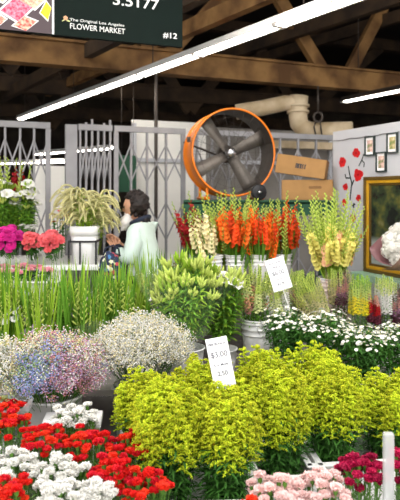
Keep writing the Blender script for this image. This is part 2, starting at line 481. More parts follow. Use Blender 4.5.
def picture(px, py, w, h, label, seed):
    t = thing('picture_frame', label, 'picture', (0, 0, 0))
    t.matrix_world = on_panel(px, py, .002)
    mb = MB(); b = .011; dd = .022
    for c, s in (((0, h / 2 - b / 2, dd / 2), (w, b, dd)), ((0, -h / 2 + b / 2, dd / 2), (w, b, dd)), ((w / 2 - b / 2, 0, dd / 2), (b, h - 2 * b, dd)), ((-w / 2 + b / 2, 0, dd / 2), (b, h - 2 * b, dd))):
        mb.box(c, s)
    mb.build('frame', 'twig_decal', t, False)
    mb = MB(); mb.box((0, 0, .006), (w - 2 * b, h - 2 * b, .008)); mb.build('mat_board', 'paper', t, False)
    m, tr, o = nt('flower_print')
    p = tr.nodes.new('ShaderNodeBsdfPrincipled'); p.inputs['Roughness'].default_value = .4
    tc = tr.nodes.new('ShaderNodeTexCoord'); vn = tr.nodes.new('ShaderNodeTexNoise'); vn.inputs['Scale'].default_value = 26 + seed; vn.inputs['Detail'].default_value = 4
    r = tr.nodes.new('ShaderNodeValToRGB')
    cols = ['#4d5a3e', '#8c9464', '#d8a9a4', '#efe3cf'] if seed != 1 else ['#43533a', '#7f8f4c', '#b9a36c', '#dcd5b0']
    e = r.color_ramp.elements; e[0].position = .3; e[0].color = hexc(cols[0]); e[1].position = .7; e[1].color = hexc(cols[3])
    for q, cc in ((.43, cols[1]), (.55, cols[2])):
        x = e.new(q); x.color = hexc(cc)
    tr.links.new(tc.outputs['Object'], vn.inputs['Vector']); tr.links.new(vn.outputs['Fac'], r.inputs['Fac']); tr.links.new(r.outputs[0], p.inputs['Base Color']); tr.links.new(p.outputs[0], o.inputs[0])
    mb = MB(); mb.box((0, 0, .0105), (w * .56, h * .6, .002)); mb.build('print', m, t, False)
picture(371, 146, .132, .176, 'small dark framed pink flower print, leftmost of the three', 0)
picture(393.5, 143, .132, .176, 'small dark framed olive print, rightmost at the top of the panel', 1)
picture(382.3, 162, .13, .176, 'small dark framed flower print hung lowest, just above the gold frame', 2)

# big gold framed picture
gt = thing('gilt_picture', 'large gold framed dark garden picture leaning on the grey panel', 'picture')
c0, s0 = panel_pt(366.5, 177, 0); z0 = c0.z; z1 = panel_pt(366.5, 271, 0)[0].z
gt.matrix_world = Matrix.Translation(Vector((c0.x, c0.y, z1))) @ PR.to_4x4()
WX = .58; HH = z0 - z1
sg = 1 if (PR @ Vector((1, 0, 0))).dot(PD) > 0 else -1
def gframe(name, m, o0, w, d0, d1):
    mb = MB()
    x0, x1, y0, y1 = o0, WX - o0, o0, HH - o0
    for c, s in ((((x0 + x1) / 2, y1 - w / 2), (x1 - x0, w)), (((x0 + x1) / 2, y0 + w / 2), (x1 - x0, w)), ((x0 + w / 2, (y0 + y1) / 2), (w, y1 - y0 - 2 * w)), ((x1 - w / 2, (y0 + y1) / 2), (w, y1 - y0 - 2 * w))):
        mb.box((sg * c[0], c[1], (d0 + d1) / 2), (s[0], s[1], d1 - d0))
    return bevel(mb.build(name, m, gt, False), .004)
gframe('outer_frame', 'gold_dark', 0, .03, .002, .04)
gframe('gilt_band', 'gold', .03, .03, .002, .03)
gframe('inner_frame', 'gold_dark', .06, .02, .002, .022)
m, tr, o = nt('garden_picture')
p = tr.nodes.new('ShaderNodeBsdfPrincipled'); p.inputs['Roughness'].default_value = .25
tc = tr.nodes.new('ShaderNodeTexCoord'); vn = tr.nodes.new('ShaderNodeTexNoise'); vn.inputs['Scale'].default_value = 7; vn.inputs['Detail'].default_value = 6
r = tr.nodes.new('ShaderNodeValToRGB'); e = r.color_ramp.elements
e[0].position = .38; e[0].color = hexc('#1d1f1c'); e[1].position = .78; e[1].color = hexc('#8a8660')
x = e.new(.52); x.color = hexc('#34402a'); x = e.new(.62); x.color = hexc('#5c5a2a')
sx = tr.nodes.new('ShaderNodeSeparateXYZ'); tr.links.new(tc.outputs['Object'], sx.inputs[0])
mr = tr.nodes.new('ShaderNodeMapRange'); mr.inputs['From Min'].default_value = .33; mr.inputs['From Max'].default_value = .27
tr.links.new(sx.outputs['Y'], mr.inputs['Value'])
mx = tr.nodes.new('ShaderNodeMix'); mx.data_type = 'RGBA'; mx.inputs[7].default_value = hexc('#9aa09a')
tr.links.new(tc.outputs['Object'], vn.inputs['Vector']); tr.links.new(vn.outputs['Fac'], r.inputs['Fac'])
tr.links.new(mr.outputs[0], mx.inputs[0]); tr.links.new(r.outputs[0], mx.inputs[6]); tr.links.new(mx.outputs[2], p.inputs['Base Color']); tr.links.new(p.outputs[0], o.inputs[0])
mb = MB(); mb.box((sg * WX / 2, HH / 2, .007), (WX - .15, HH - .15, .006)); mb.build('canvas', m, gt, False)
mb = MB(); mb.box((0, 0, -.02), (.66, .16, .06))
lg = mb.build('wall_ledge', 'green_ledge', smooth=False, label='pale green ledge running under the gold framed picture', cat='shelf')
q, s_ = panel_pt(366, 270, .082); z_l = z1 - .012
lg.matrix_world = Matrix.Translation(Vector((q.x, q.y, z_l)) + PD * .3) @ Matrix.Rotation(math.atan2(PD.y, PD.x), 4, 'Z')
mb = MB()
for x in (-.28, .28):
    mb = MB(); mb.box((x, .0, -.05 - (z_l - .05) / 2), (.04, .05, z_l - .05)); mb.build('leg', 'green_ledge', lg, False)

# ================================================================ LAMPS, SIGN, DUCT
def fixture(label, far, near, z, tubes, group=None, hm='white_plastic'):
    far = Vector((far.x, far.y, z)); near = Vector((near.x, near.y, z))
    d = (near - far); L = d.length; d.normalize()
    t = thing('fluorescent_light', label, 'ceiling light', far, math.atan2(d.y, d.x))
    mb = MB()
    prof = [(-.09, .0), (-.05, .07), (.05, .07), (.09, .0), (.07, .0), (.04, .045), (-.04, .045), (-.07, .0)]
    n = len(prof)
    mb.add([(x, y, zz + .03) for x in (0, L) for y, zz in prof], [tuple(range(n))[::-1], tuple(range(n, 2 * n))] + [(i, (i + 1) % n, n + (i + 1) % n, n + i) for i in range(n)])
    mb.build('housing', hm, t, False)
    step = L / tubes
    for i in range(tubes):
        for y in (-.033, .033):
            mb = MB(); mb.tube([(i * step + .05, y, .035), ((i + 1) * step - .05, y, .035)], .017, 10); mb.build('tube', 'tube', t)
        mb = MB(); mb.box((i * step + .02, 0, .04), (.05, .12, .05)); mb.build('lamp_holder', 'white_plastic', t, False)
        if i % 2 == 0:
            mb = MB(); mb.tube([(i * step + .3, 0, .1), (i * step + .3, 0, 5.1 - z)], .006, 5); mb.build('hanger_rod', 'steel_dark', t)
    return t
fz = 2.9
def fl(px, py, z): return P(px, py, (z - H) * F / (YH - py))
fixture('long fluorescent strip light hanging diagonally across the top of the view', fl(20, 121, fz), fl(402, -14, fz), fz, 7)
fixture('short fluorescent strip light at far right over the grey panel', fl(344, 104, fz), fl(425, 88, fz), fz, 1, hm='steel_dark')
fixture('far fluorescent strip light seen through the gate, upper of two at left', P(36, 155, 12.5), P(112, 148, 10.8), 2.38, 2)
fixture('far fluorescent strip light seen through the gate, lower of two at left', P(-10, 168, 13.0), P(66, 160, 12.2), 2.2, 2)
# extra lamps added out of view to brighten the stalls and the gates
for x, y, zz, l in ((-2.6, 4.0, 3.7, 'added out-of-view strip light brightening the stalls, left of the market sign'), (2.4, 2.6, 3.5, 'added out-of-view strip light brightening the goldenrod, right of the long strip light'), (.75, 3.9, 3.4, 'added out-of-view strip light brightening the sleeved bouquets and asters'), (.2, 2.7, 3.4, 'fluorescent strip light above the baby\'s breath and lilies'), (-2.7, 6.2, 4.5, 'added out-of-view strip light brightening the folding gates from high up')):
    c = Vector((x, y, 0)); fixture(l, c + LD * 1.2, c - LD * 1.2, zz, 2)

def text(s, size, loc, parent, m, name='lettering', ext=.002, align='LEFT', bold=0, spacing=1.0, sx=1.0):
    cu = bpy.data.curves.new(name, 'FONT'); cu.body = s; cu.size = size; cu.extrude = ext; cu.align_x = align
    cu.offset = bold; cu.space_character = spacing; cu.space_line = .95
    o_ = bpy.data.objects.new('tmp', cu); COL.objects.link(o_)
    dg = bpy.context.evaluated_depsgraph_get()
    me = bpy.data.meshes.new_from_object(o_.evaluated_get(dg)); bpy.data.objects.remove(o_)
    me.materials.clear(); me.materials.append(M[m])
    for v in me.vertices: v.co.x *= sx
    return ob(name, me, parent, loc=loc)

# hanging market sign: local x along the board, y up, z toward the viewer
SU = Vector((math.cos(R(22)), math.sin(R(22)), 0))
sgn = thing('market_sign', 'dark green hanging market sign with flower photo and white lettering', 'sign')
a0 = P(0, 29, 3.85)
SRm = Matrix((SU, Vector((0, 0, 1)), Vector((SU.y, -SU.x, 0)))).transposed()
sgn.matrix_world = Matrix.Translation(a0) @ SRm.to_4x4()
Send = along(182.5, 0, 3.85, SU); SL = (Send - Vector((a0.x, a0.y, 0))).length
sh = .8
def spx(px, py):      # point on the board seen at a pixel
    q = along(px, 0, 3.85, SU); q.z = H - (py - YH) / F * q.y
    return sgn.matrix_world.inverted() @ q
mb = MB(); mb.box(((SL - .8) / 2, sh / 2, -.02), (SL + .8, sh, .04)); mb.build('board', 'sign_green', sgn, False)
xw = spx(53, 20).x
mb = MB(); mb.box((xw, sh / 2, .002), (.014, sh, .004)); mb.build('white_divider', 'ink_white', sgn, False)
# flower photo: crates of cut blooms, a flat print on the board
crate_cols = {0: ('#ee8f78', '#fbe2bc'), 1: ('#d8302c', '#f7c4a8'), 2: ('#e0b800', '#ffee30'), 3: ('#d01c50', '#f59aac')}
mb = MB(); mb.box(((xw - .8 - .01) / 2, sh / 2, .0015), (xw + .8 - .01, sh, .003)); ph = mb.build('flower_photo', mat('photo_ground', '#4b3c40', .5), sgn, False)
cm = [mat('photo_crate_%d' % i, c[0], .5, col2=c[1], scale=60) for i, c in crate_cols.items()]
mb = MB(); ed = MB()
crates = [(17, 9, 3, 20, 15), (34, -1, 0, 17, 12), (47, 11, 2, 8, 11), (25, 24, 1, 14, 9), (-4, 22, 1, 12, 12), (2, -6, 0, 16, 10), (50, -8, 3, 8, 8), (-22, 6, 2, 14, 12), (-40, 0, 0, 14, 14), (-40, 24, 3, 12, 12), (-20, -14, 1, 13, 13)]
def clip(p): return Vector((max(-.79, min(xw - .012, p.x)), max(.004, min(sh - .004, p.y)), 0))
for (px, py, c, rx, ry) in crates:
    pts = [spx(px - rx, py + 2), spx(px - 1, py - ry), spx(px + rx, py - 3), spx(px + 1, py + ry)]
    cen = sum(pts, Vector()) / 4
    o2 = [clip(q) for q in pts]; i2 = [clip(cen + (q - cen) * .84) for q in pts]
    ed.add([v + Vector((0, 0, .0035)) for v in o2], [(0, 1, 2, 3)] if len(set((round(q.x, 4), round(q.y, 4)) for q in o2)) > 2 else [], 0)
    mb.add([v + Vector((0, 0, .004)) for v in i2], [(0, 1, 2, 3)], c)
ed.build('crate_edge', 'ink_white', ph, False)
mb.build('crate_bloom', cm, ph, False)
def st(s, px0, py, px1, size_px, **kw):
    q = spx(px0, py); e = spx(px1, py)
    o_ = text(s, size_px, Vector((q.x, q.y, .003)), sgn, 'ink_white', ext=.0015, **kw)
    w = max(v.co.x for v in o_.data.vertices) - min(v.co.x for v in o_.data.vertices)
    kx = (e.x - q.x) / w
    for v in o_.data.vertices: v.co.x *= kx
    return o_
d_ = 4.0 / F
st('FLOWER MARKET', 69.5, 28.5, 124.5, 8.0 * d_)
st('The Original Los Angeles', 69.5, 20.8, 124, 3.9 * d_)
st('#12', 163, 37.5, 177, 8.2 * d_, bold=.0006)
st('3.5177', 112, 4.2, 158, 15 * d_, bold=.001)
mb = MB()
q = spx(65.5, 18.2)
for i in range(5):
    a_ = 2 * PI * i / 5 + .3
    mb.ball(q + Vector((math.cos(a_) * .008, math.sin(a_) * .008, .004)), .009, 0, 8, 4, (1, 1, .25))
mb.blade(q + Vector((.004, -.012, .004)), (1, -.3, 0), .03, .012, 1, 0, side=(.3, 1, 0))
mb.blade(q + Vector((-.004, -.012, .004)), (-1, -.5, 0), .024, .012, 1, 0, side=(.3, 1, 0))
mb.build('emblem', ['peach', 'bud_pale'], sgn)
for x in (-.5, SL - .12):
    mb = MB(); mb.tube([(x, sh, -.02), (x, 5.1 - a0.z, -.02)], .008, 6); mb.build('hanger_rod', 'steel_dark', sgn)

# duct ------------------------------------------------------------------
def duct():
    d = 7.4
    t = thing('vent_duct', 'cream elbow duct pipe with collar under the roof beams', 'duct', P(297, 130, d))
    o0 = t.location
    L = lambda px, py, dd=d: P(px, py, dd) - o0
    pts = [L(299, 96), L(298, 108), L(298, 116), L(299, 123), L(303, 128.5), L(310, 131), L(320, 131.5), L(352, 131, d - .15)]
    mb = MB(); mb.tube(pts, .118, 18); mb.build('elbow_pipe', 'pipe', t)
    for (px, py) in ((298.3, 106), (298, 112)):
        mb = MB(); mb.tube([L(px, py - 1.2), L(px, py + 1.2)], .142, 18); mb.build('collar', 'pipe', t)
    mb = MB(); mb.tube([L(299, 104), L(285, 103), L(262, 108), L(236, 112)], .1, 16); mb.build('branch_pipe', 'pipe', t)
    mb = MB(); mb.tube([L(318, 86, d - .13), L(318, 112, d - .13)], .012, 6)
    q = [L(318 + 4.5 * math.sin(i / 8 * 2 * PI), 117 - 5 * math.cos(i / 8 * 2 * PI), d - .14) for i in range(9)]
    mb.tube(q, .014, 6)
    mb.tube([L(316, 121, d - .14), L(314, 127, d - .16), L(316, 136, d - .12)], .01, 6); mb.tube([L(320, 121, d - .14), L(322, 136, d - .14)], .01, 6)
    mb.build('hanger_clamp', 'steel_dark', t)
duct()
mb = MB(); mb.bar(along(272, 0, 6.75, U) + Vector((0, 0, 2.27)), along(420, 0, 6.75, U) + Vector((0, 0, 2.27)), .12, .1); struct('trim_%d' % k, mb, ['pipe']); k += 1

# ================================================================ RACK, FAN, BOXES
RK = 6.0; RZ0 = 1.52
rk = thing('steel_rack', 'dark green steel rack under the fan and cardboard boxes', 'rack', (.575, RK - .1, 0))
mb = MB(); mb.box((0, 0, RZ0 - .02), (1.47, .6, .04)); mb.box((0, -.285, RZ0 - .08), (1.47, .03, .13)); bevel(mb.build('top_shelf', 'green_paint', rk, False), .004)
mb = MB(); mb.box((0, 0, .7), (1.4, .52, .03)); mb.build('lower_shelf', 'green_paint', rk, False)
for sx_ in (-.71, .71):
    for sy_ in (-.265, .265):
        mb = MB(); mb.box((sx_, sy_, RZ0 / 2 - .02), (.05, .05, RZ0 - .06)); mb.build('leg', 'green_paint', rk, False)

def fan():
    d = 5.85
    c = P(229, 153.5, d); r = .43
    t = thing('drum_fan', 'big orange drum fan with four blades standing on the green rack', 'fan', (c.x, c.y, RZ0))
    zc = c.z - RZ0
    ax = Vector((.30, -1, .02)).normalized()                 # blows towards the camera and a little right
    sx_ = Vector((0, 0, 1)).cross(ax).normalized(); up = ax.cross(sx_).normalized()
    B = Matrix((sx_, up, ax)).transposed()
    T = Matrix.Translation((0, 0, zc)) @ B.to_4x4()
    def put(mb, name, m, parent=None, sm=True):
        for i, v in enumerate(mb.v): mb.v[i] = T @ v
        return mb.build(name, m, parent or t, sm)
    mb = MB(); dp = .16
    mb.lathe([(r - .01, -dp), (r, -dp), (r + .008, -dp), (r + .008, -dp + .02), (r, -dp + .025), (r, dp - .025), (r + .008, dp - .02), (r + .008, dp), (r - .004, dp + .003), (r - .01, dp - .004)], 56, 0)
    put(mb, 'drum', 'orange')
    mb = MB(); mb.lathe([(r - .012, dp - .004), (r - .013, -dp)], 56, 0); put(mb, 'drum_lining', 'steel_dark')
    mb = MB()
    for i in range(4):
        pass
    for ang in (128, 208, 304, 26):
        mb = MB(); a = R(ang); n = 6
        d1 = Vector((math.cos(a), math.sin(a), 0)); q1 = Vector((-math.sin(a), math.cos(a), 0))
        vs = []
        for i in range(n + 1):
            tt = i / n; rr = .05 + tt * (r - .075); w = .05 + .028 * tt; tw = .55 - .25 * tt
            for s in (-1, 1):
                for th in (-.004, .004):
                    vs.append(d1 * rr + q1 * (s * w * math.cos(tw)) + Vector((0, 0, s * w * math.sin(tw) + th)))
        fs = []
        for i in range(n):
            b = i * 4
            fs += [(b, b + 4, b + 6, b + 2), (b + 1, b + 3, b + 7, b + 5), (b, b + 1, b + 5, b + 4), (b + 2, b + 6, b + 7, b + 3)]
        fs += [(0, 2, 3, 1), (n * 4, n * 4 + 1, n * 4 + 3, n * 4 + 2)]
        mb.add(vs, fs); put(mb, 'blade', 'blade')
    mb = MB(); mb.lathe([(0, .1), (.035, .095), (.05, .08), (.05, -.05), (.03, -.06)], 20); put(mb, 'hub', 'chrome')
    mb = MB(); mb.lathe([(0, -.06), (.085, -.06), (.09, -.075), (.09, -.15), (0, -.155)], 20); put(mb, 'motor', 'steel_dark')
    for zz, nm in ((dp - .008, 'front_grille'), (-dp + .01, 'rear_grille')):
        mb = MB()
        for i in range(24):
            a = 2 * PI * i / 24
            mb.tube([(math.cos(a) * .06, math.sin(a) * .06, zz), (math.cos(a) * (r - .006), math.sin(a) * (r - .006), zz)], .0014, 4)
        for q in (.06, .16, .26, .35):
            mb.tube([(q * math.cos(2 * PI * i / 32), q * math.sin(2 * PI * i / 32), zz) for i in range(33)], .0014, 4, cap=False)
        put(mb, nm, 'steel_dark')
    mb = MB(); mb.tube([(-r, .12, -dp), (-.1, 0, -dp + .02), (.1, 0, -dp + .02), (r, .12, -dp)], .012, 6); put(mb, 'motor_mount', 'steel_dark')
    # stand on the rack
    z_r = zc - r
    mb = MB()
    bk = -ax * .12
    for s in (-1, 1):
        mb = MB()
        f0 = sx_ * (.27 * s) + ax * .12; f1 = sx_ * (.27 * s) - ax * .12
        for q in (f0, f1):
            mb.tube([Vector((q.x, q.y, .02)), Vector((q.x, q.y, zc - math.sqrt(max(0, (r + .012) ** 2 - .27 ** 2)) + .005))], .014, 8)
        mb.tube([Vector((f0.x * 1.05, f0.y, .018)) + ax * .08, Vector((f1.x, f1.y, .018)) - ax * .06], .016, 8)
        mb.build('stand_leg', 'orange', t)
    w0 = Vector((.275, -.255, .078))
    for w_ in (w0,):
        mb = MB(); n = 24
        x_ = sx_; y_ = up; a_ = ax
        mb.lathe([(.0, .03), (.02, .032), (.024, .026), (.06, .024), (.075, .02), (.078, 0), (.075, -.02), (.06, -.024), (0, -.026)], 24)
        for i, v in enumerate(mb.v): mb.v[i] = w_ + B @ v
        wh = mb.build('wheel', 'black', t)
        mb = MB(); mb.lathe([(0, .036), (.014, .034), (.016, .026)], 12)
        for i, v in enumerate(mb.v): mb.v[i] = w_ + B @ v
        mb.build('wheel_hub', 'chrome', wh)
        mb = MB(); mb.tube([w_, w_ - ax * .2], .01, 6); mb.build('axle', 'steel_dark', t)
    mb = MB(); q = sx_ * -r + up * .12 + ax * .1
    mb.box(Vector((0, 0, zc)) + q - sx_ * .02, (.03, .05, .03), 0, B); mb.build('latch', 'black', t, False)
fan()

def carton(label, px, py, d, size, rx=0, ry=0, rz=0, hole=False, flaps=False, mark=False):
    w, dd, h = size
    t = thing('cardboard_box', label, 'box', P(px, py, d)); t.rotation_euler = (rx, ry, rz)
    th = .006
    mb = MB()
    mb.box((0, 0, th / 2), (w, dd, th))
    mb.box((0, dd / 2 - th / 2, h / 2), (w, th, h)); mb.box((w / 2 - th / 2, 0, h / 2), (th, dd, h)); mb.box((-w / 2 + th / 2, 0, h / 2), (th, dd, h))
    mb.box((0, -dd / 2 + th / 2, h / 2), (w, th, h))
    if not flaps: mb.box((0, 0, h - th / 2), (w, dd, th))
    bevel(mb.build('box_body', 'kraft', t, False), .003)
    if hole:
        mb = MB(); n = 16; hw, hh = .05, .014
        pts = [Vector((hole + (hw if math.cos(2 * PI * i / n) > 0 else -hw) + hh * math.cos(2 * PI * i / n), -dd / 2 - .001, h * .62 + hh * math.sin(2 * PI * i / n))) for i in range(n)]
        mb.add(pts + [p_ + Vector((0, .002, 0)) for p_ in pts], [tuple(range(n))] + [(i, (i + 1) % n, n + (i + 1) % n, n + i) for i in range(n)])
        mb.build('hand_hole', 'kraft_in', t, False)
    if flaps:
        for (c, s, rot) in (((0, -dd / 2 - .03, h + .04), (w * .98, th, .1), Matrix.Rotation(R(50), 3, 'X')), ((0, dd / 2 + .03, h + .05), (w * .98, th, .13), Matrix.Rotation(R(-35), 3, 'X')), ((w / 2 + .03, 0, h + .035), (th, dd * .95, .09), Matrix.Rotation(R(45), 3, 'Y'))):
            mb = MB(); mb.box(c, s, 0, rot); mb.build('flap', 'kraft_in' if c[1] > 0 else 'kraft', t, False)
    if mark:
        mb = MB()
        for i, (x, ww) in enumerate(((-.045, .012), (-.025, .02), (.0, .016), (.02, .01), (.042, .012))):
            mb.box((x, -dd / 2 - .001, h * .5), (ww, .002, .045)); mb.box((x + .003, -dd / 2 - .001, h * .5 + .02), (ww * 1.3, .002, .008))
        mb.build('ink_stamp', 'ink_black', t, False)
    return t
# on the rack, right of the fan
bx = 5.95
t1 = carton('open brown cardboard box with hand hole on the green rack', 308, 203, bx - .05, (.50, .34, .2), rz=R(-14), hole=.08, flaps=False)
t1.location.z = RZ0 + .001
t2 = carton('closed brown cardboard box with dark stamp, tilted on top of another box', 301, 180, bx - .06, (.49, .34, .19), ry=R(9), rz=R(-16), mark=True)
t2.location.z = RZ0 + .24
#@@FLOWERS
# ================================================================ FLOWER MESHES
def RG(s): return random.Random(s)
def curve_pts(h, lean, rg, n=5, wob=.01):
    return [Vector((lean * (i / n) ** 2 + rg.uniform(-wob, wob) * (i > 0), rg.uniform(-wob, wob) * (i > 0), h * i / n)) for i in range(n + 1)]
def at(pts, t):
    t = max(0, min(.9999, t)) * (len(pts) - 1); i = int(t)
    return pts[i].lerp(pts[i + 1], t - i)

def goldenrod(seed, h=.6):
    rg = RG(seed); mb = MB()
    pts = curve_pts(h, rg.uniform(.0, .05), rg)
    mb.tube(pts, [.0032, .003, .0028, .0024, .002, .001], 4, 0, False)
    for i in range(16):                                   # lance leaves up the stem
        t = .2 + .5 * i / 16; a = i * 2.4 + rg.uniform(-.3, .3)
        mb.blade(at(pts, t), (math.cos(a), math.sin(a), .9), rg.uniform(.06, .1), .011, 1, 1.2, 4)
    for i in range(26):                                   # arching side branches, florets along the upper side
        t = .58 + .42 * i / 26; a = i * 2.4 + rg.uniform(-.3, .3)
        L = rg.uniform(.06, .095) * (1.15 - .75 * i / 26)
        b = at(pts, t); d = Vector((math.cos(a), math.sin(a), 1.2)).normalized(); p = b.copy(); br = [p.copy()]
        for k in range(6):
            d = (d + Vector((math.cos(a) * .05, math.sin(a) * .05, -.17))).normalized(); p = p + d * (L / 6); br.append(p.copy())
        mb.tube(br, .0009, 3, 2, False)
        green = .5 if i < 7 else .2
        for k in range(26):
            q = at(br, .1 + .9 * k / 26)
            o_ = rdir(rg, .8) * rg.uniform(.002, .009)
            mb.octa(q + o_, rg.uniform(.0026, .005), 2 if rg.random() < green else 3, rg.uniform(.7, 1.4))
    for k in range(16):
        mb.octa(pts[-1] + rdir(rg, .3) * .012, rg.uniform(.003, .005), 3)
    return mb.pair('goldenrod_stem', ['stem_dark', 'leaf_dark', 'gold_green', 'gold_floret'], 'plume', 2)

def gyp(seed, colours, h=.4, spread=.1, n=95, size=.0048):
    """a spray of tiny blossoms on hair-thin forked stems"""
    rg = RG(seed); mb = MB()
    pts = curve_pts(h * .6, 0, rg, 3, .006)
    mb.tube(pts, .002, 4, 0, False)
    tips = []
    for i in range(9):
        a = i * 2.4; b = at(pts, .45 + .55 * i / 9)
        e = Vector((math.cos(a) * spread * rg.uniform(.4, 1), math.sin(a) * spread * rg.uniform(.4, 1), h * rg.uniform(.72, .98)))
        mb.tube([b, b.lerp(e, .5) + Vector((0, 0, .01)), e], .0011, 3, 0, False); tips.append((b, e))
    for k in range(n):
        b, e = tips[k % 9]
        q = b.lerp(e, rg.uniform(.55, 1.1)) + rdir(rg) * rg.uniform(.005, .04)
        q.z = min(q.z, h * 1.02)
        mb.octa(q, size * rg.uniform(.7, 1.3), 1 + rg.randrange(len(colours)), .7)
    return mb.mesh('blossom_spray', ['stem'] + colours)

def bloom_into(mb, c, r, m, rg, layers=((-.25, .9, 8), (.15, .98, 9), (.5, .9, 8), (.85, .74, 7), (1.2, .55, 5)), up=None, frill=.2):
    """a ruffled double flower head of overlapping fan-shaped petals"""
    rot = Matrix.Identity(3)
    if up is not None: rot = Vector((0, 0, 1)).rotation_difference(Vector(up).normalized()).to_matrix()
    for el, rr, n in layers:
        for j in range(n):
            a = 2 * PI * j / n + el * 2 + rg.uniform(-.15, .15)
            e = el + rg.uniform(-.12, .12)
            d = Vector((math.cos(a) * math.cos(e), math.sin(a) * math.cos(e), math.sin(e)))
            s = Vector((-math.sin(a), math.cos(a), 0))
            nrm = s.cross(d)
            wid = r * 2.3 * math.cos(e * .75) / n * 2.0
            vs = []; fs = []
            for iu, tt in enumerate((.08, .55, .9, 1.05)):
                for iv, sv in enumerate((-1, -.4, .4, 1)):
                    w = wid * (.2, .75, 1, .92)[iu] * .5
                    fr = rg.uniform(-frill, frill) * r * (tt > .6)
                    q = d * (tt * rr * r) + s * (sv * w) + nrm * (fr + r * .1 * tt - r * .25 * (tt ** 2) * (1 if el < .3 else .1)) - d * (abs(sv) * .12 * r * (iu > 1))
                    vs.append(c + rot @ q)
            for iu in range(3):
                for iv in range(3):
                    b = iu * 4 + iv; fs.append((b, b + 1, b + 5, b + 4))
            mb.add(vs, fs, m)
def carnation(seed, m, h=.42, r=.0235, m2=None):
    rg = RG(seed); mb = MB()
    pts = curve_pts(h, 0, rg, 4, .004)
    mb.tube(pts, .0024, 5, 0, False)
    for i in range(6):
        a = i * PI / 2 * 1.05; mb.blade(at(pts, .3 + .1 * i), (math.cos(a), math.sin(a), 1.4), .075, .006, 0, .9, 4)
    tp = pts[-1]
    mb.lathe([(.003, -.028), (.0085, -.02), (.009, -.004), (.012, .002)], 7, 0, tp)
    bloom_into(mb, tp + Vector((0, 0, .004)), r, 1, rg)
    return mb.pair('carnation_stem', ['stem', m], 'bloom', 1)
def rose(seed, m, h=.3, r=.042):
    rg = RG(seed); mb = MB()
    mb.tube(curve_pts(h, 0, rg, 3, .003), .003, 5, 0, False)
    for i in range(4): mb.blade((0, 0, h * (.5 + .1 * i)), (math.cos(i * 1.7), math.sin(i * 1.7), .6), .06, .03, 0, .8, 4)
    bloom_into(mb, Vector((0, 0, h)), r, 1, rg, ((-.1, 1.0, 6), (.35, .95, 6), (.75, .8, 5), (1.1, .6, 4), (1.35, .42, 3)), frill=.07)
    return mb.pair('flower_stem', ['leaf_dark', m], 'bloom', 1)
def glad_floret(mb, c, d, r, m, rg):
    d = Vector(d).normalized(); x = d.orthogonal().normalized(); y = d.cross(x)
    for j in range(6):
        a = 2 * PI * j / 6 + rg.uniform(-.15, .15)
        o_ = x * math.cos(a) + y * math.sin(a)
        rr = r * rg.uniform(.85, 1.1)
        s = (y * math.cos(a) - x * math.sin(a))
        vs = []
        for tt, ww, fw in ((0, .12, 0), (.4, .38, .45), (.8, .5, .62), (1.1, .14, .55)):
            for sv in (-1, 0, 1):
                vs.append(c + o_ * (rr * tt) + d * (rr * (fw + .15 * rg.uniform(-1, 1) * (tt > .5)) + (.1 * rr if sv else 0)) + s * (sv * ww * rr))
        fs = [(i * 3 + k_, i * 3 + k_ + 1, i * 3 + k_ + 4, i * 3 + k_ + 3) for i in range(3) for k_ in range(2)]
        mb.add(vs, fs, m)
def glad(seed, m, h=.75, spike=.3, opened=.55, r=.033, leaves=4, leaf='leaf', tip='bud_lime', fr=.01, lw=.026, leaf_h=.8):
    """a gladiolus stem: sword leaves, buds in two ranks, open florets below"""
    rg = RG(seed); mb = MB()
    pts = curve_pts(h, rg.uniform(-.02, .05), rg, 5, .004)
    mb.tube(pts, [.0055, .005, .0045, .004, .003, .0015], 5, 0, False)
    for i in range(leaves):
        a = rg.choice((0, PI)) + rg.uniform(-.5, .5)
        mb.blade((rg.uniform(-.01, .01), rg.uniform(-.01, .01), .02 + .05 * i), (math.cos(a) * .12, math.sin(a) * .12, 1), h * leaf_h * rg.uniform(.75, 1.05), lw, 0, rg.uniform(0, .12), 6, side=(-math.sin(a + .6), math.cos(a + .6), 0))
    n = int(spike / .021)
    for i in range(n):
        t = 1 - spike / h * (1 - i / n); c = at(pts, t)
        a = (PI / 2 * .7 if i % 2 else -PI / 2 * .7) + rg.uniform(-.25, .25)
        d = Vector((math.cos(a), math.sin(a), .9 + i / n * .8)).normalized()
        if i / n < opened:
            rr = r * (1 - .45 * i / n / max(opened, .01))
            glad_floret(mb, c + d * fr, d * Vector((1, 1, .6)), rr, 2, rg)
        else:
            L = .05 * (1.15 - .75 * i / n)
            mb.spindle(c, c + d * L, .0072 * (1.2 - .6 * i / n), 1 if i / n > opened + .12 or opened == 0 else 2, 5)
    return mb.pair('gladiolus_stem', [leaf, tip, m], 'flower_spike', 1)
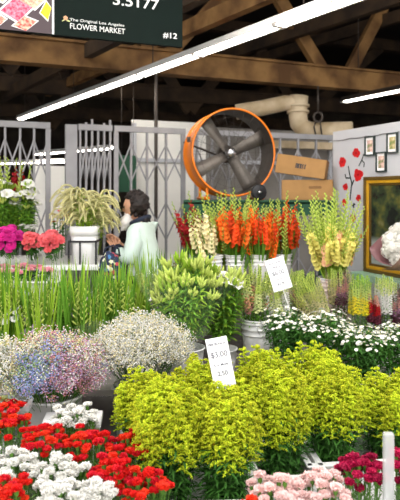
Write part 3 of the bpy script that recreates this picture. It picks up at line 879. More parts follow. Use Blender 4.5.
def lily(seed, h=.5, opened=0):
    rg = RG(seed); mb = MB()
    pts = curve_pts(h * .8, 0, rg, 4, .006)
    mb.tube(pts, .0045, 5, 0, False)
    for i in range(34):
        t = .08 + .88 * i / 34; a = i * 2.4
        mb.blade(at(pts, t), (math.cos(a), math.sin(a), .8), rg.uniform(.08, .12), .02, 1, 1.0, 5)
    for i in range(7):
        a = i * 2.4; e = pts[-1]
        L = rg.uniform(.05, .085)
        d = Vector((math.cos(a) * .6, math.sin(a) * .6, 1)).normalized()
        b0 = e + d * rg.uniform(.02, .06); mb.tube([e, b0], .0018, 4, 0, False)
        d2 = (d + Vector((0, 0, .5))).normalized()
        if i < opened:
            glad_floret(mb, b0, d2, .06, 3, rg); mb.tube([b0, b0 + d2 * .05], .003, 4, 2, False)
        else:
            mb.spindle(b0, b0 + d2 * L, .0115, 2, 7, (.3, .75, 1, .95, .55, .08))
    return mb.pair('lily_stem', ['stem', ('leaf', 'leaf_lime')[seed % 2], ('bud_lime', 'leaf_lime', 'bud_lime', 'bud_lime')[seed % 4], 'white'], 'bud_cluster', 2)
def snap(seed, cols, h=.45, spike=.22, w=.022, leafm='leaf', leafy=14):
    """a flower spike: a tapering column of small blooms, cols listed from bottom to tip"""
    rg = RG(seed); mb = MB()
    pts = curve_pts(h, rg.uniform(-.02, .03), rg, 5, .005)
    mb.tube(pts, .0028, 4, 0, False)
    for i in range(leafy):
        t = .15 + .5 * i / leafy; a = i * 2.4
        mb.blade(at(pts, t), (math.cos(a), math.sin(a), .9), rg.uniform(.045, .075), .011, 1, 1.0, 4)
    n = 52
    for i in range(n):
        s = i / n; c = at(pts, 1 - spike / h * (1 - s)); a = i * 2.4
        ww = w * (1.0 - .75 * s)
        q = c + Vector((math.cos(a) * ww, math.sin(a) * ww, 0))
        m = 2 + min(len(cols) - 1, int((s + rg.uniform(-.1, .1)) * len(cols))) if s > .05 else 2
        rr = .0118 * (1.1 - .65 * s)
        if s < .75:
            for j in range(3):
                b = a + (j - 1) * .8
                mb.blade(c + (q - c) * .6, (math.cos(b), math.sin(b), .4), rr * 2.0, rr * 1.6, m, .9, 3)
        mb.ball(q, rr * .75, m, 5, 3, (1, 1, 1.2))
    return mb.pair('snapdragon_stem', ['stem', leafm] + cols, 'flower_spike', 2)
def aster(seed, h=.34, n=8, m='white', r=.0155):
    rg = RG(seed); mb = MB()
    pts = curve_pts(h * .7, 0, rg, 3, .006); mb.tube(pts, .003, 4, 0, False)
    for i in range(n):
        a = i * 2.4; b = at(pts, .5 + .5 * i / n)
        e = Vector((math.cos(a) * rg.uniform(.02, .085), math.sin(a) * rg.uniform(.02, .085), h * rg.uniform(.8, 1.0)))
        mb.tube([b, e], .0014, 3, 0, False)
        up = (Vector((e.x * 2, e.y * 2, .25))).normalized(); x = up.orthogonal().normalized(); y = up.cross(x)
        for j in range(10):
            q = 2 * PI * j / 10
            mb.blade(e, x * math.cos(q) + y * math.sin(q) + up * .25, r, r * .55, 2, .0, 3, side=(y * math.cos(q) - x * math.sin(q)), fold=.1)
        mb.octa(e + up * .002, .0042, 3, .7)
        for k_ in range(6):
            q = rg.uniform(0, 6.28); mb.blade(b.lerp(e, rg.uniform(.1, .9)), (math.cos(q), math.sin(q), .5), rg.uniform(.03, .055), .012, 1, .9, 4)
    for i in range(22):
        a = i * 2.4; mb.blade(at(pts, .2 + .8 * i / 22), (math.cos(a), math.sin(a), .7), rg.uniform(.05, .08), .016, 1, 1, 4)
    return mb.pair('aster_stem', ['stem', 'leaf_dark', m, 'yellow'], 'flower_cluster', 2)
def plume(seed, h=.6):
    """straw-coloured amaranth with tassels that hang over"""
    rg = RG(seed); mb = MB()
    pts = curve_pts(h * .75, .05, rg, 4, .01); mb.tube(pts, .004, 5, 0, False)
    for i in range(7):
        a = rg.uniform(-1.2, 1.2) if i < 5 else i * 2; b = at(pts, .7 + .3 * i / 7)
        d = Vector((math.cos(a), math.sin(a), rg.uniform(.8, 2))).normalized(); p = b.copy(); L = rg.uniform(.16, .3); br = [p.copy()]
        for k_ in range(9):
            d = (d + Vector((0, 0, -.28))).normalized(); p = p + d * (L / 9); br.append(p.copy())
        mb.tube(br, [.003] + [.006] * 7 + [.005, .002], 5, 1)
        for k_ in range(46):
            q = at(br, .1 + .9 * k_ / 46); mb.octa(q + rdir(rg) * .006, rg.uniform(.004, .0065), 1, 1.3)
    for i in range(6): mb.blade(at(pts, .4 + .08 * i), (math.cos(i * 2.4), math.sin(i * 2.4), .8), .1, .025, 0, 1, 5)
    return mb.pair('plume_stem', ['leaf_lime', 'straw', 'straw'], 'tassel', 1)

# ---------------------------------------------------------------- bunches and vessels
def bunch(name, label, cat, loc, meshes, n, r0, r1, hs, part='flower_stem', group=None, dome=.18, jz=.04, ell=1.0, seed=1, rz=0, tilt=(0, 0), face=None, order=None, root=None, z0=0):
    """n stems gathered in a disc of radius r0 and spreading to r1 at height hs"""
    rg = RG(seed)
    t = root or thing(name, label, cat, loc, rz, group)
    if root is None: t.rotation_euler = (tilt[0], tilt[1], rz)
    for i in range(n):
        q = math.sqrt((i + .5) / n); a = i * 2.39996 + rg.uniform(-.25, .25)
        base = Vector((math.cos(a) * r0 * q * ell, math.sin(a) * r0 * q, rg.uniform(-jz, jz * .3) + z0 + jz))
        top = Vector((math.cos(a) * r1 * q * ell, math.sin(a) * r1 * q, hs))
        d = (top - base).normalized()
        s = (1 - dome * q * q) * rg.uniform(.94, 1.06)
        spin = rg.uniform(0, 2 * PI) if face is None else face + rg.uniform(-.7, .7)
        mt = Matrix.Translation(base) @ Vector((0, 0, 1)).rotation_difference(d).to_matrix().to_4x4() @ Matrix.Rotation(spin, 4, 'Z') @ Matrix.Scale(s, 4)
        me = meshes[i % len(meshes)] if order is None else meshes[order(i, q, a, rg)]
        if isinstance(me, tuple):
            ob(me[1], me[2], ob(part, me[0], t, mtx=mt))
        else:
            ob(part, me, t, mtx=mt)
    return t
def sleeve(t, r0, r1, z0, z1, m='film', ell=1, seed=1, name='plastic_sleeve', zig=.03, n=28, off=(0, 0)):
    rg = RG(seed + 500); mb = MB()
    rows = 6; vs = []; fs = []
    ph = [rg.uniform(-.07, .07) for _ in range(n)]
    for i in range(rows + 1):
        tt = i / rows; r = r0 + (r1 - r0) * tt ** .8
        for k_ in range(n):
            a = 2 * PI * k_ / n; rr = r * (1 + ph[k_] * tt + rg.uniform(-.02, .02))
            z = z0 + (z1 - z0) * tt + (zig * math.sin(a * 3 + seed) + zig * .6 * math.sin(a * 7 + 2 * seed)) * (tt > .99)
            vs.append((math.cos(a) * rr * ell + off[0] * tt, math.sin(a) * rr + off[1] * tt, z))
    for i in range(rows):
        for k_ in range(n):
            k2 = (k_ + 1) % n; fs.append((i * n + k_, i * n + k2, (i + 1) * n + k2, (i + 1) * n + k_))
    mb.add(vs, fs); return mb.build(name, m, t)
def bucket(label, x, y, z, r, h, m='white_plastic', group=None, ribs=True, cat='bucket', name='flower_bucket', handle=True):
    t = thing(name, label, cat, (x, y, z), rnd(0, 6), group)
    rb = r * .84; w = .004
    P_ = lambda q: rb + (r - rb) * q
    pr = [(0, 0), (rb, 0), (P_(.62), h * .62)]
    if ribs:
        for q in (.66, .78, .9):
            pr += [(P_(q), h * q), (P_(q) + .007, h * (q + .012)), (P_(q) + .007, h * (q + .03)), (P_(q), h * (q + .045))]
    pr += [(r, h * .965), (r + .008, h * .97), (r + .008, h), (r - w, h), (rb - w, .012), (0, .012)]
    mb = MB(); mb.lathe(pr, 32); mb.build('bucket_body', m, t)
    if handle:
        mb = MB(); mb.tube([Vector((math.cos(a_ * PI / 10) * (r + .012), -abs(math.sin(a_ * PI / 10)) * r * .35 - .004, h * .9 - math.sin(a_ * PI / 10) * h * .32)) for a_ in range(11)], .003, 5); mb.build('handle', 'chrome', t)
    return t
def tray(label, x, y, z, sx_, sy_, h, rz=0, m='carton', group=None, cat='box', name='flower_carton'):
    """an open white carton; the rim folds outward"""
    t = thing(name, label, cat, (x, y, z), rz, group)
    mb = MB(); th = .006
    mb.box((0, 0, th / 2), (sx_, sy_, th))
    for s in (-1, 1):
        mb.box((s * (sx_ - th) / 2, 0, h / 2), (th, sy_, h)); mb.box((0, s * (sy_ - th) / 2, h / 2), (sx_, th, h))
    bevel(mb.build('carton_body', m, t, False), .003)
    mb = MB()
    for s in (-1, 1):
        mb.box((s * (sx_ / 2 + .012), 0, h - .006), (.03, sy_ + .05, .012)); mb.box((0, s * (sy_ / 2 + .012), h - .006), (sx_ + .05, .03, .012))
    bevel(mb.build('rim', m, t, False), .004)
    return t
def bench(label, x0, x1, y0, y1, z, m='bench', rz=0, name='display_bench'):
    t = thing(name, label, 'bench', ((x0 + x1) / 2, (y0 + y1) / 2, 0), rz)
    sx_, sy_ = x1 - x0, y1 - y0
    mb = MB(); mb.box((0, 0, z - .02), (sx_, sy_, .04)); bevel(mb.build('bench_top', m, t, False), .004)
    for a in (-1, 1):
        for b in (-1, 1):
            mb = MB(); mb.box((a * (sx_ / 2 - .05), b * (sy_ / 2 - .05), (z - .04) / 2), (.05, .05, z - .04)); mb.build('leg', 'steel_dark', t, False)
    return t
GOLD = [goldenrod(i) for i in range(6)]
RED = [carnation(20 + i, 'red') for i in range(4)]
WHITE = [carnation(30 + i, 'white', r=.026) for i in range(4)]
PINK = [carnation(40 + i, 'pink', r=.026) for i in range(3)]
CRIM = [carnation(50 + i, 'crimson', r=.026) for i in range(3)]
GW = [gyp(60 + i, ['white', 'white', 'white', 'cream'], n=210, size=.0056) for i in range(3)]
def gy(s, *c): return gyp(s, list(c), n=210, size=.0056)
GT_ = [gy(70, 'tint_yellow', 'white', 'cream'), gy(71, 'lilac', 'white', 'rose'), gy(72, 'blue', 'lilac', 'blue'), gy(73, 'tint_green', 'blue', 'tint_green'), gy(74, 'plum', 'lilac', 'dusty'), gy(75, 'plum', 'dusty', 'rose'), gy(76, 'blue', 'blue', 'white'), gy(77, 'white', 'cream', 'white')]
GG = [glad(80 + i, 'white', .62, .2, 0, leaves=6, fr=.004, lw=.017, leaf=('leaf_lime', 'leaf', 'leaf_lime', 'leaf')[i], leaf_h=.95) for i in range(4)] + [glad(84, 'white', .58, .2, .3, .024, 4, lw=.017), glad(85, 'lilac', .58, .2, .35, .022, 4, lw=.017)]
def gl(seed, m, **k): return [glad(seed + i, m, .68 - .03 * i, .34, .6, .036, 3, 'leaf', lw=.016, leaf_h=.6, **k) for i in range(3)]
GB = [glad(116 + i, 'bud_lime', .72, .36, 0, .03, 2, 'leaf_lime', lw=.016, leaf_h=.6) for i in range(2)]
GO = gl(90, 'orange_petal'); GR = gl(94, 'orange_red'); GD = gl(98, 'dark_red'); GC = gl(102, 'cream')
GY = [glad(110 + i, 'pale_yellow', .56, .38, .62, .047, 2, 'leaf_lime', lw=.016, leaf_h=.6) for i in range(3)] + [glad(114, 'peach', .46, .3, .6, .044, 2, 'leaf_lime', lw=.016, leaf_h=.6)] 
LI = [lily(120 + i) for i in range(4)]; LO = [lily(125, .46, 2), lily(126, .46, 3)]
S_PINK = [snap(130 + i, ['dusty', 'peach', 'bud_pale', 'bud_lime', 'bud_lime'], .46, .28) for i in range(3)]
S_WHITE = [snap(133 + i, ['white', 'white', 'white', 'bud_pale', 'bud_lime'], .46, .26, .024) for i in range(3)]
S_YEL = [snap(136 + i, ['yellow', 'yellow', 'yellow', 'bud_lime', 'bud_lime', 'leaf_lime'], .46, .28, .024) for i in range(3)]
S_LIME = [snap(139 + i, ['bud_pale', 'bud_pale', 'bud_lime', 'bud_lime'], .46, .29, .024) for i in range(3)]
S_RED = [snap(142 + i, ['burgundy', 'dark_red', 'dark_red', 'dusty'], .42, .2, .02, 'burgundy') for i in range(2)]
S_PLUM = [snap(145 + i, ['burgundy', 'plum', 'dusty', 'burgundy'], .44, .26, .02, 'burgundy') for i in range(2)]
AS = [aster(150 + i) for i in range(4)]
PL = [plume(160 + i) for i in range(4)]
MAG = [rose(170 + i, 'magenta', .26, .05) for i in range(3)]
COR = [rose(174 + i, 'coral', .26, .046) for i in range(3)]
ROS = [rose(178 + i, 'red', .2, .026) for i in range(3)]
GRN = [rose(182, 'bud_pale', .2, .035)]
BLUSH = [rose(184 + i, 'rose', .2, .036) for i in range(2)]

# ================================================================ FRONT ROW
def X(px, d): return (px - 200) / F * d
# goldenrod in white cartons -------------------------------------------------
def goldbunch(label, px, d, r1, n, s, zb=.08, hs=.62):
    return bunch('goldenrod_bunch', label, 'flower bunch', (X(px, d), d, zb), GOLD, n, r1 * .45, r1, hs, 'goldenrod_stem', 'goldenrod bunches in the white cartons', .2, .05, seed=s)
tray('white carton lowest in view, holding the front goldenrod bunches', X(200, 2.62), 2.62, 0, .46, .36, .3, .05, group='white cartons under the goldenrod')
tray('white carton right of the front carton, under a single goldenrod bunch', X(283, 2.84), 2.84, 0, .30, .36, .3, .1, group='white cartons under the goldenrod')
tray('white carton beside the acrylic post, under the right-hand goldenrod bunches', X(352, 2.98), 2.98, 0, .54, .34, .3, .12, group='white cartons under the goldenrod')
tray('white carton hidden deep behind the front goldenrod, near the baby\'s breath', X(172, 3.06), 3.06, 0, .52, .32, .3, .0, group='white cartons under the goldenrod')
tray('white carton farthest back, under goldenrod next to the white asters', X(298, 3.34), 3.34, 0, .60, .3, .3, .1, group='white cartons under the goldenrod')
goldbunch('yellow goldenrod bunch at front left, leaning over the red carnations', 168, 2.62, 0.176, 56, 1)
goldbunch('yellow goldenrod bunch frontmost in the middle of the stall', 226, 2.60, 0.158, 54, 2)
goldbunch('yellow goldenrod bunch right of the frontmost one, above the pale pink carnations', 280, 2.84, 0.153, 51, 3)
goldbunch('yellow goldenrod bunch with dark stems showing, above the crimson carnations', 332, 2.95, 0.180, 56, 4)
g5 = goldbunch('yellow goldenrod bunch cut by the right edge, behind the acrylic post', 390, 3.02, 0.180, 54, 5)
g6 = goldbunch('yellow goldenrod bunch touching the white baby\'s breath', 146, 3.02, 0.191, 51, 6)
goldbunch('yellow goldenrod bunch directly beneath the $3.00 price card', 205, 3.08, 0.191, 51, 7)
goldbunch('yellow goldenrod bunch in front of the ribbed white bucket', 262, 3.24, 0.180, 48, 8, hs=.64)
goldbunch('yellow goldenrod bunch in front of the middle white asters', 318, 3.3, 0.180, 48, 9)

g5.scale = (1, 1, .9); g6.scale = (1, 1, .88)
def board(label, x0, x1, y0, y1):
    mb = MB(); mb.box((0, 0, .009), (x1 - x0, y1 - y0, .018))
    return bevel(mb.build('floor_board', 'bench', smooth=False, loc=((x0 + x1) / 2, (y0 + y1) / 2, .001), label=label, cat='board'), .003)
# carnations ---------------------------------------------------------------
def carn(label, px, d, kind, n, r, s, zt=.5, group='red carnation bunches', name='carnation_bunch', film=True, h=.42):
    z = max(.022, zt - h - .04)
    t = bunch(name, label, 'flower bunch', (X(px, d), d, z), kind, n, r * .5, r, h, 'carnation_stem', group, .12, .035, seed=s)
    if film: sleeve(t, r * .55, r * 1.04, .04, h - .045, seed=s, zig=.012)
    return t
gr = 'red carnation bunches on the front table'; gw = 'white carnation bunches on the front table'
board('low grey board on the floor under the red and white carnations', X(-70, 2.4), -.27, 2.0, 2.86)
board('low grey board on the floor under the pale pink and crimson carnations', X(255, 2.3), X(255, 2.3) + 1.12, 2.0, 2.56)
zt = .53
carn('red carnation bunch at the far left, in front of the boxed red roses', 8, 2.78, RED, 39, 0.113, 1, zt, gr)
carn('red carnation bunch between the white box and the white carnation patch', 45, 2.66, RED, 39, 0.113, 2, zt - .02, gr)
carn('red carnation bunch standing in front of the white lidded box', 90, 2.62, RED, 42, 0.119, 3, zt - .02, gr)
carn('red carnation bunch touching the left goldenrod, farthest right at the back', 136, 2.6, RED, 42, 0.119, 4, zt - .03, gr)
carn('red carnation bunch nearest the front white carton, low at the right', 146, 2.3, RED, 39, 0.103, 5, zt - .05, gr)
carn('red carnation bunch between white carnations and the front goldenrod', 112, 2.36, RED, 36, 0.092, 6, zt - .03, gr)
carn('red carnation bunch in the bottom left corner', 6, 2.18, RED, 36, 0.092, 7, zt - .02, gr)
carn('white carnation bunch behind the red ones, beside the white lidded box', 74, 2.86, WHITE, 42, 0.119, 8, zt + .005, gw)
carn('white carnation bunch at the left edge behind the corner red bunch', 14, 2.44, WHITE, 39, 0.113, 9, zt - .03, gw)
carn('white carnation bunch in the middle of the white patch', 60, 2.36, WHITE, 42, 0.113, 10, zt - .035, gw)
carn('white carnation bunch lowest in the picture, right of the corner red bunch', 58, 2.15, WHITE, 36, 0.092, 11, zt - .045, gw)
carn('white carnation bunch at the right end of the white patch', 93, 2.2, WHITE, 30, 0.076, 12, zt - .04, gw)
carn('pale pink carnation bunch below the goldenrod cartons, left one', 275, 2.2, PINK, 40, 0.11, 13, .51, 'pale pink carnation bunches at the bottom')
carn('pale pink carnation bunch below the goldenrod cartons, beside the crimson ones', 322, 2.22, PINK, 40, 0.11, 14, .51, 'pale pink carnation bunches at the bottom')
carn('crimson carnation bunch left of the acrylic post', 362, 2.36, CRIM, 36, 0.099, 15, .515, 'crimson carnation bunches by the acrylic post')
carn('crimson carnation bunch right of the acrylic post', 404, 2.38, CRIM, 33, 0.092, 16, .515, 'crimson carnation bunches by the acrylic post')
carn('small red carnation bunch under the front white carton at the bottom edge', 248, 2.06, RED, 21, 0.065, 17, .455, gr)
mb = MB(); mb.box((0, 0, .24), (.05, .03, .48)); bevel(mb, 0) if False else None
post = mb.build('acrylic_post', 'acrylic', smooth=False, loc=(X(388.5, 2.24), 2.24, .1), label='upright frosted acrylic post among the crimson carnations', cat='post')
post.scale = (.8, 1, 1.19); bevel(post, .008, 3)
# roses in a clear wrap at far left
t = bunch('rose_bunch', 'red rose bunch wrapped in clear film at far left under the baby\'s breath', 'flower bunch', (X(6, 2.98), 2.98, .30), ROS, 20, .06, .105, .2, 'rose_stem', None, .1, .015, seed=3, tilt=(0, 0))
sleeve(t, .06, .135, .0, .23, 'film_thick', seed=8, zig=.01)
t = bunch('chrysanthemum_bunch', 'pale green bloom tucked beside the wrapped red roses', 'flower bunch', (X(6, 3.03), 3.03, .30), GRN, 3, .02, .045, .2, 'flower_stem', None, .1, .015, seed=4)
tray('low white carton under the wrapped red roses at far left', X(6, 2.98), 2.98, 0, .26, .2, .29, 0)
# baby's breath ----------------------------------------------------------------
def gcol(i, q, a, rg):
    x = math.cos(a) * q; y = math.sin(a) * q
    if y > .1: return rg.choice((0, 7, 1, 7, 1))
    if y > -.35: return rg.choice((1, 1, 0, 7, 5, 2)) if x > -.3 else rg.choice((0, 0, 7, 7))
    if x < -.45: return rg.choice((3, 3, 7, 7, 0))
    if x < .2: return rg.choice((2, 6, 3, 2, 3))
    return rg.choice((4, 5, 4, 1))
bw = bucket('wide white tub under the tinted baby\'s breath', X(53, 3.32), 3.32, 0, .165, .45, 'white_plastic', ribs=False, cat='tub', name='flower_tub')
t = bunch('babys_breath_bunch', 'large bunch of pastel tinted baby\'s breath in pink, blue and plum', 'flower bunch', (X(52, 3.3), 3.3, .395), GT_, 140, .15, .48, .42, 'blossom_spray', 'baby\'s breath bunches', .3, .02, seed=3, order=gcol, ell=1.03)
bw2 = bucket('white tub half hidden under the white baby\'s breath', X(140, 3.56), 3.56, 0, .16, .42, 'grey_plastic', ribs=False, cat='tub', name='flower_tub')
t = bunch('babys_breath_bunch', 'large bunch of white baby\'s breath left of the $3.00 price card', 'flower bunch', (X(142, 3.56), 3.56, .44), GW, 120, .15, .42, .42, 'blossom_spray', 'baby\'s breath bunches', .3, .02, seed=5)
sleeve(t, .17, .4, .05, .33, seed=4, zig=.02)
t = bunch('babys_breath_bunch', 'bunch of white baby\'s breath cut by the left edge', 'flower bunch', (X(-8, 3.18), 3.18, .39), GW, 26, .06, .19, .3, 'blossom_spray', 'baby\'s breath bunches', .25, .02, seed=6)
bucket('white bucket at the left edge under white baby\'s breath', X(-8, 3.2), 3.2, 0, .12, .4, ribs=False)
bx_ = thing('lidded_box', 'low white lidded box behind the red and white carnations', 'box', (X(72, 3.0), 3.02, 0), .1)
mb = MB(); mb.box((0, 0, .2), (.27, .15, .4)); bevel(mb.build('box_body', 'white_plastic', bx_, False), .006)
mb = MB(); mb.box((0, 0, .412), (.3, .18, .028)); bevel(mb.build('lid', 'white_plastic', bx_, False), .006)
# asters -------------------------------------------------------------------
def ast(label, px, d, zt, r, n, s):
    t = bunch('aster_bunch', label, 'flower bunch', (X(px, d), d, zt - .34), AS, n, r * .5, r, .34, 'aster_stem', 'white aster bunches behind the goldenrod', .2, .03, seed=s)
    bucket(label.replace('bushy white aster bunch', 'white bucket under the white asters'), X(px, d), d, 0, r * .62, zt - .3, 'white_plastic', ribs=False)
ast('bushy white aster bunch directly right of the ribbed white bucket', 287, 3.76, .83, .17, 20, 1)
ast('bushy white aster bunch under the pink sleeved bouquet', 325, 3.7, .83, .18, 22, 2)
ast('bushy white aster bunch below the upright yellow snapdragons', 362, 3.55, .77, .18, 24, 3)
ast('bushy white aster bunch cut by the right edge', 402, 3.55, .79, .18, 22, 4)

# ================================================================ MIDDLE ROW
bench('long middle bench under the green gladiolus and lilies', -1.85, .05, 3.72, 4.39, .33)
bench('middle bench under the sleeved snapdragon bouquets', .12, 1.75, 3.95, 4.43, .37)
# green gladiolus in bud
gg = 'green gladiolus bunches still in bud'
def ggl(label, px, d, zt, n, r1, s):
    t = bunch('gladiolus_bunch', label, 'flower bunch', (X(px, d), d, zt - .66), GG, int(n * 1.5), r1 * .7, r1 * 1.12, .6, 'gladiolus_stem', gg, .1, .09, seed=s, order=lambda i, q, a, rg: rg.choice((0, 1, 2, 3, 0, 1, 2, 3, 4, 5)) if math.sin(a) < 0 else rg.randrange(4))
    bucket('white bucket hidden under the %s' % label.replace('bunch of green budding gladiolus', 'green gladiolus'), X(px, d), d, .33, min(.125, r1 * .8), .18, ribs=False)
ggl('bunch of green budding gladiolus at the left edge, above the tinted baby\'s breath', 6, 4.05, .92, 16, .13, 1)
ggl('bunch of green budding gladiolus second from the left edge', 42, 4.0, .93, 18, .14, 2)
ggl('bunch of green budding gladiolus in front of the white pail of plumes', 80, 4.05, .94, 18, .14, 3)
ggl('bunch of green budding gladiolus in front of the patterned bag', 116, 4.12, .96, 18, .14, 4)
ggl('bunch of green budding gladiolus in front of the woman, left of the lilies', 152, 4.25, .99, 16, .14, 5)
ggl('bunch of green budding gladiolus at the back, right of the woman', 184, 4.32, 1.0, 12, .12, 6)
# lilies in sleeve
t = bunch('lily_bouquet', 'bouquet of green lily buds in clear film behind the $3.00 price card', 'bouquet', (X(186, 3.86), 3.86, .60), LI + LO, 52, .08, .31, .5, 'lily_stem', 'lily bouquets', .34, .09, seed=3, order=lambda i, q, a, rg: 4 + rg.randrange(2) if q > .75 and rg.random() < .15 else rg.randrange(4))
sleeve(t, .09, .35, .02, .5, seed=3, zig=.05)
bucket('white bucket hidden under the lily bouquet', X(186, 3.86), 3.86, .33, .12, .24, ribs=False)
t = bunch('lily_bouquet', 'smaller bouquet of white opening lilies left of the ribbed bucket', 'bouquet', (X(222, 3.98), 3.98, .56), LI + LO, 20, .06, .15, .5, 'lily_stem', 'lily bouquets', .1, .03, seed=9, order=lambda i, q, a, rg: rg.choice((0, 1, 2, 4)))
bucket('white bucket hidden under the smaller lily bouquet', X(222, 3.98), 3.98, .33, .1, .2, ribs=False)
# ribbed white bucket with snapdragons
bucket('ribbed white bucket with wire handle under pink and green snapdragons', X(258, 4.12), 4.12, .37, .115, .335)
t = bunch('snapdragon_bunch', 'pink and lime snapdragon bunch in the ribbed white bucket', 'flower bunch', (X(256, 4.12), 4.12, .6), S_PINK + S_LIME, 26, .07, .2, .46, 'snapdragon_stem', 'snapdragon bunches', .12, .03, seed=2)
def cone(label, px, d, zb, kinds, n, r0, r1, hs, s, film='film', tilt=(0, 0), zs=None, ell=1, bk=True, dome=.12, fr=1.12):
    t = bunch('snapdragon_bouquet', label, 'bouquet', (X(px, d), d, zb), kinds, int(n * 1.5), r0, r1, hs, 'snapdragon_stem', 'sleeved bouquets in the middle row', dome, .03, seed=s, tilt=tilt, ell=ell)
    if film: sleeve(t, r0 * 1.15, r1 * fr, 0, zs or hs * .98, film, ell, s, zig=.035)
    t.scale = (.95, .95, .86)
    if bk: bucket('white bucket under the %s' % label, X(px, d), d + .0, .37, max(.045, r0 * .8), zb - .33, ribs=False)
    return t
cone('white and lime snapdragon bouquet under the $6.00 price card', 283, 4.1, 0.60, S_WHITE + S_LIME, 20, .05, .14, .46, 2, 'film', tilt=(0, R(-12)))
cone('pink tipped snapdragon bouquet right of the $6.00 price card', 302, 4.22, 0.62, S_PINK + S_LIME, 16, .05, .12, .46, 3, None)
cone('lime snapdragon bouquet wrapped in pink tinted film', 326, 4.06, 0.60, S_LIME, 18, .035, .13, .44, 4, 'film_pink', tilt=(0, R(-22)))
cone('dusky pink snapdragon bouquet in pink film before the yellow gladiolus', 340, 4.3, 0.62, S_PLUM + S_LIME, 14, .05, .1, .44, 5, 'film_pink')
cone('upright yellow and lime snapdragon bouquet in a straight clear sleeve', 361, 4.05, 0.60, S_YEL, 16, .06, .085, .47, 6, 'film')
cone('dark red small bouquet between the yellow and the white sleeves', 374, 4.0, 0.52, S_RED, 8, .03, .05, .42, 7, None)
cone('white snapdragon bouquet with lime tips in a clear sleeve', 386, 4.06, 0.60, S_WHITE, 16, .06, .085, .47, 8, 'film')
cone('plum coloured bouquet in a sleeve at the right edge', 402, 4.0, 0.56, S_PLUM, 12, .05, .075, .46, 9, 'film')

# ================================================================ BACK ROW
bench('high back bench under the orange gladiolus buckets', -.1, X(300, 5.05), 4.87, 5.3, .78)
bench('back bench under the yellow gladiolus', X(300, 4.6) , X(366, 4.6), 4.45, 4.85, .62)
go = 'gladiolus bunches in the back row'
def gb(label, px, d, kinds, n, r0, r1, s, bl=None, zb=.82, h=.6, rz=0, tilt=(0, 0), order=None):
    t = bunch('gladiolus_bunch', label, 'flower bunch', (X(px, d), d, zb), kinds, int(n * 1.6), r0, r1 * 1.75, h, 'gladiolus_stem', go, .22, .1, seed=s, tilt=tilt, face=-PI / 2 , order=order)
    if bl: bucket(bl, X(px, d), d, .78, .082, .28)
    return t
gb('dark red gladiolus bunch leaning left at the end of the back row', 206, 5.12, GD, 9, .05, .1, 1, None, tilt=(0, R(-14)))
gb('cream gladiolus bunch beside the dark red one', 213, 4.98, GC, 7, .05, .07, 2, 'white bucket with a green striped label under the cream gladiolus', tilt=(0, R(-9)), zb=.76)
gb('bright orange gladiolus bunch in the middle of the back row', 235, 5.02, GO + GO + GB[:1] + GR[:1], 16, .06, .13, 3, 'white bucket under the bright orange gladiolus')
gb('orange red gladiolus bunch under the fan wheel', 260, 5.04, GR + GO + GB[:1], 18, .06, .13, 4, 'white bucket under the orange red gladiolus')
gb('deep orange gladiolus bunch at the right end of the back row', 282, 5.08, GR + GB[:1], 16, .05, .11, 5, 'white bucket under the deep orange gladiolus at the end')
gb('pale green gladiolus bunch in bud behind the orange ones', 228, 5.22, GB, 24, .06, .24, 6, None)
stp = MB(); stp.box((0, 0, 0), (.03, .004, .12))
q = P(209, 262, 4.86); so = stp.build('green_label', 'green_paint', smooth=False); so.location = (q.x, q.y, q.z)
for o_ in bpy.data.objects:
    if o_.get('label', '').startswith('white bucket with a green striped'):
        tb = o_
bpy.context.view_layer.update()
so.parent = tb; so.matrix_parent_inverse = tb.matrix_world.inverted(); so['label'] = 'green paper strip'
t = bunch('gladiolus_bunch', 'pale yellow gladiolus bunch with green tips before the grey panel', 'flower bunch', (X(332, 4.62), 4.62, .88), GY + GB, 64, .07, .33, .56, 'gladiolus_stem', go, .3, .06, seed=7, face=-PI / 2, order=lambda i, q, a, rg: (rg.choice((0, 1, 2, 3)) if i % 3 else 4 + rg.randrange(2)) if math.sin(a) < .2 else 4 + rg.randrange(2))
bucket('white bucket under the pale yellow gladiolus', X(334, 4.62), 4.62, .62, .12, .3)
t = bunch('rose_bunch', 'dark red small flower bunch left of the back row buckets', 'flower bunch', (X(185, 4.9), 4.9, .78), [rose(190, 'dark_red', .2, .022)], 16, .05, .13, .22, 'flower_stem', None, .1, .02, seed=5)
bench('small bench under the dark red flowers beside the woman', -.26, -.105, 4.74, 5.08, .77)

# left background group ------------------------------------------------------
bench('back left bench under the magenta and coral bouquets', X(-40, 4.85), X(104, 4.85), 4.73, 5.5, 1.0, 'white_plastic')
ris = thing('display_riser', 'white raised shelf behind the magenta bouquets holding the lilies', 'shelf', (X(-2, 5.25), 5.3, 1.0))
mb = MB(); mb.box((0, 0, .2), (.72, .3, .02)); mb.build('shelf_board', 'white_plastic', ris, False)
for s in (-1, 1):
    mb = MB(); mb.box((s * .34, 0, .095), (.02, .28, .19)); mb.build('side_panel', 'white_plastic', ris, False)
t = bunch('rose_bouquet', 'magenta bouquet in clear film at the left edge', 'bouquet', (X(12, 4.86), 4.86, 1.06), MAG, 24, .05, .15, .27, 'rose_stem', None, .3, .01, seed=1, tilt=(R(38), 0))
sleeve(t, .06, .13, 0, .2, 'film', seed=1)
t = bunch('rose_bouquet', 'narrow coral bouquet next to the magenta one', 'bouquet', (X(36, 4.86), 4.86, 1.02), COR, 10, .03, .07, .28, 'rose_stem', None, .35, .02, seed=2, tilt=(R(36), 0))
t = bunch('rose_bouquet', 'round coral bouquet in clear film left of the white pail', 'bouquet', (X(54, 4.86), 4.86, 1.03), COR, 18, .04, .12, .28, 'rose_stem', None, .3, .01, seed=3, tilt=(R(36), 0))
sleeve(t, .05, .105, 0, .21, 'film', seed=2)
bowl = None
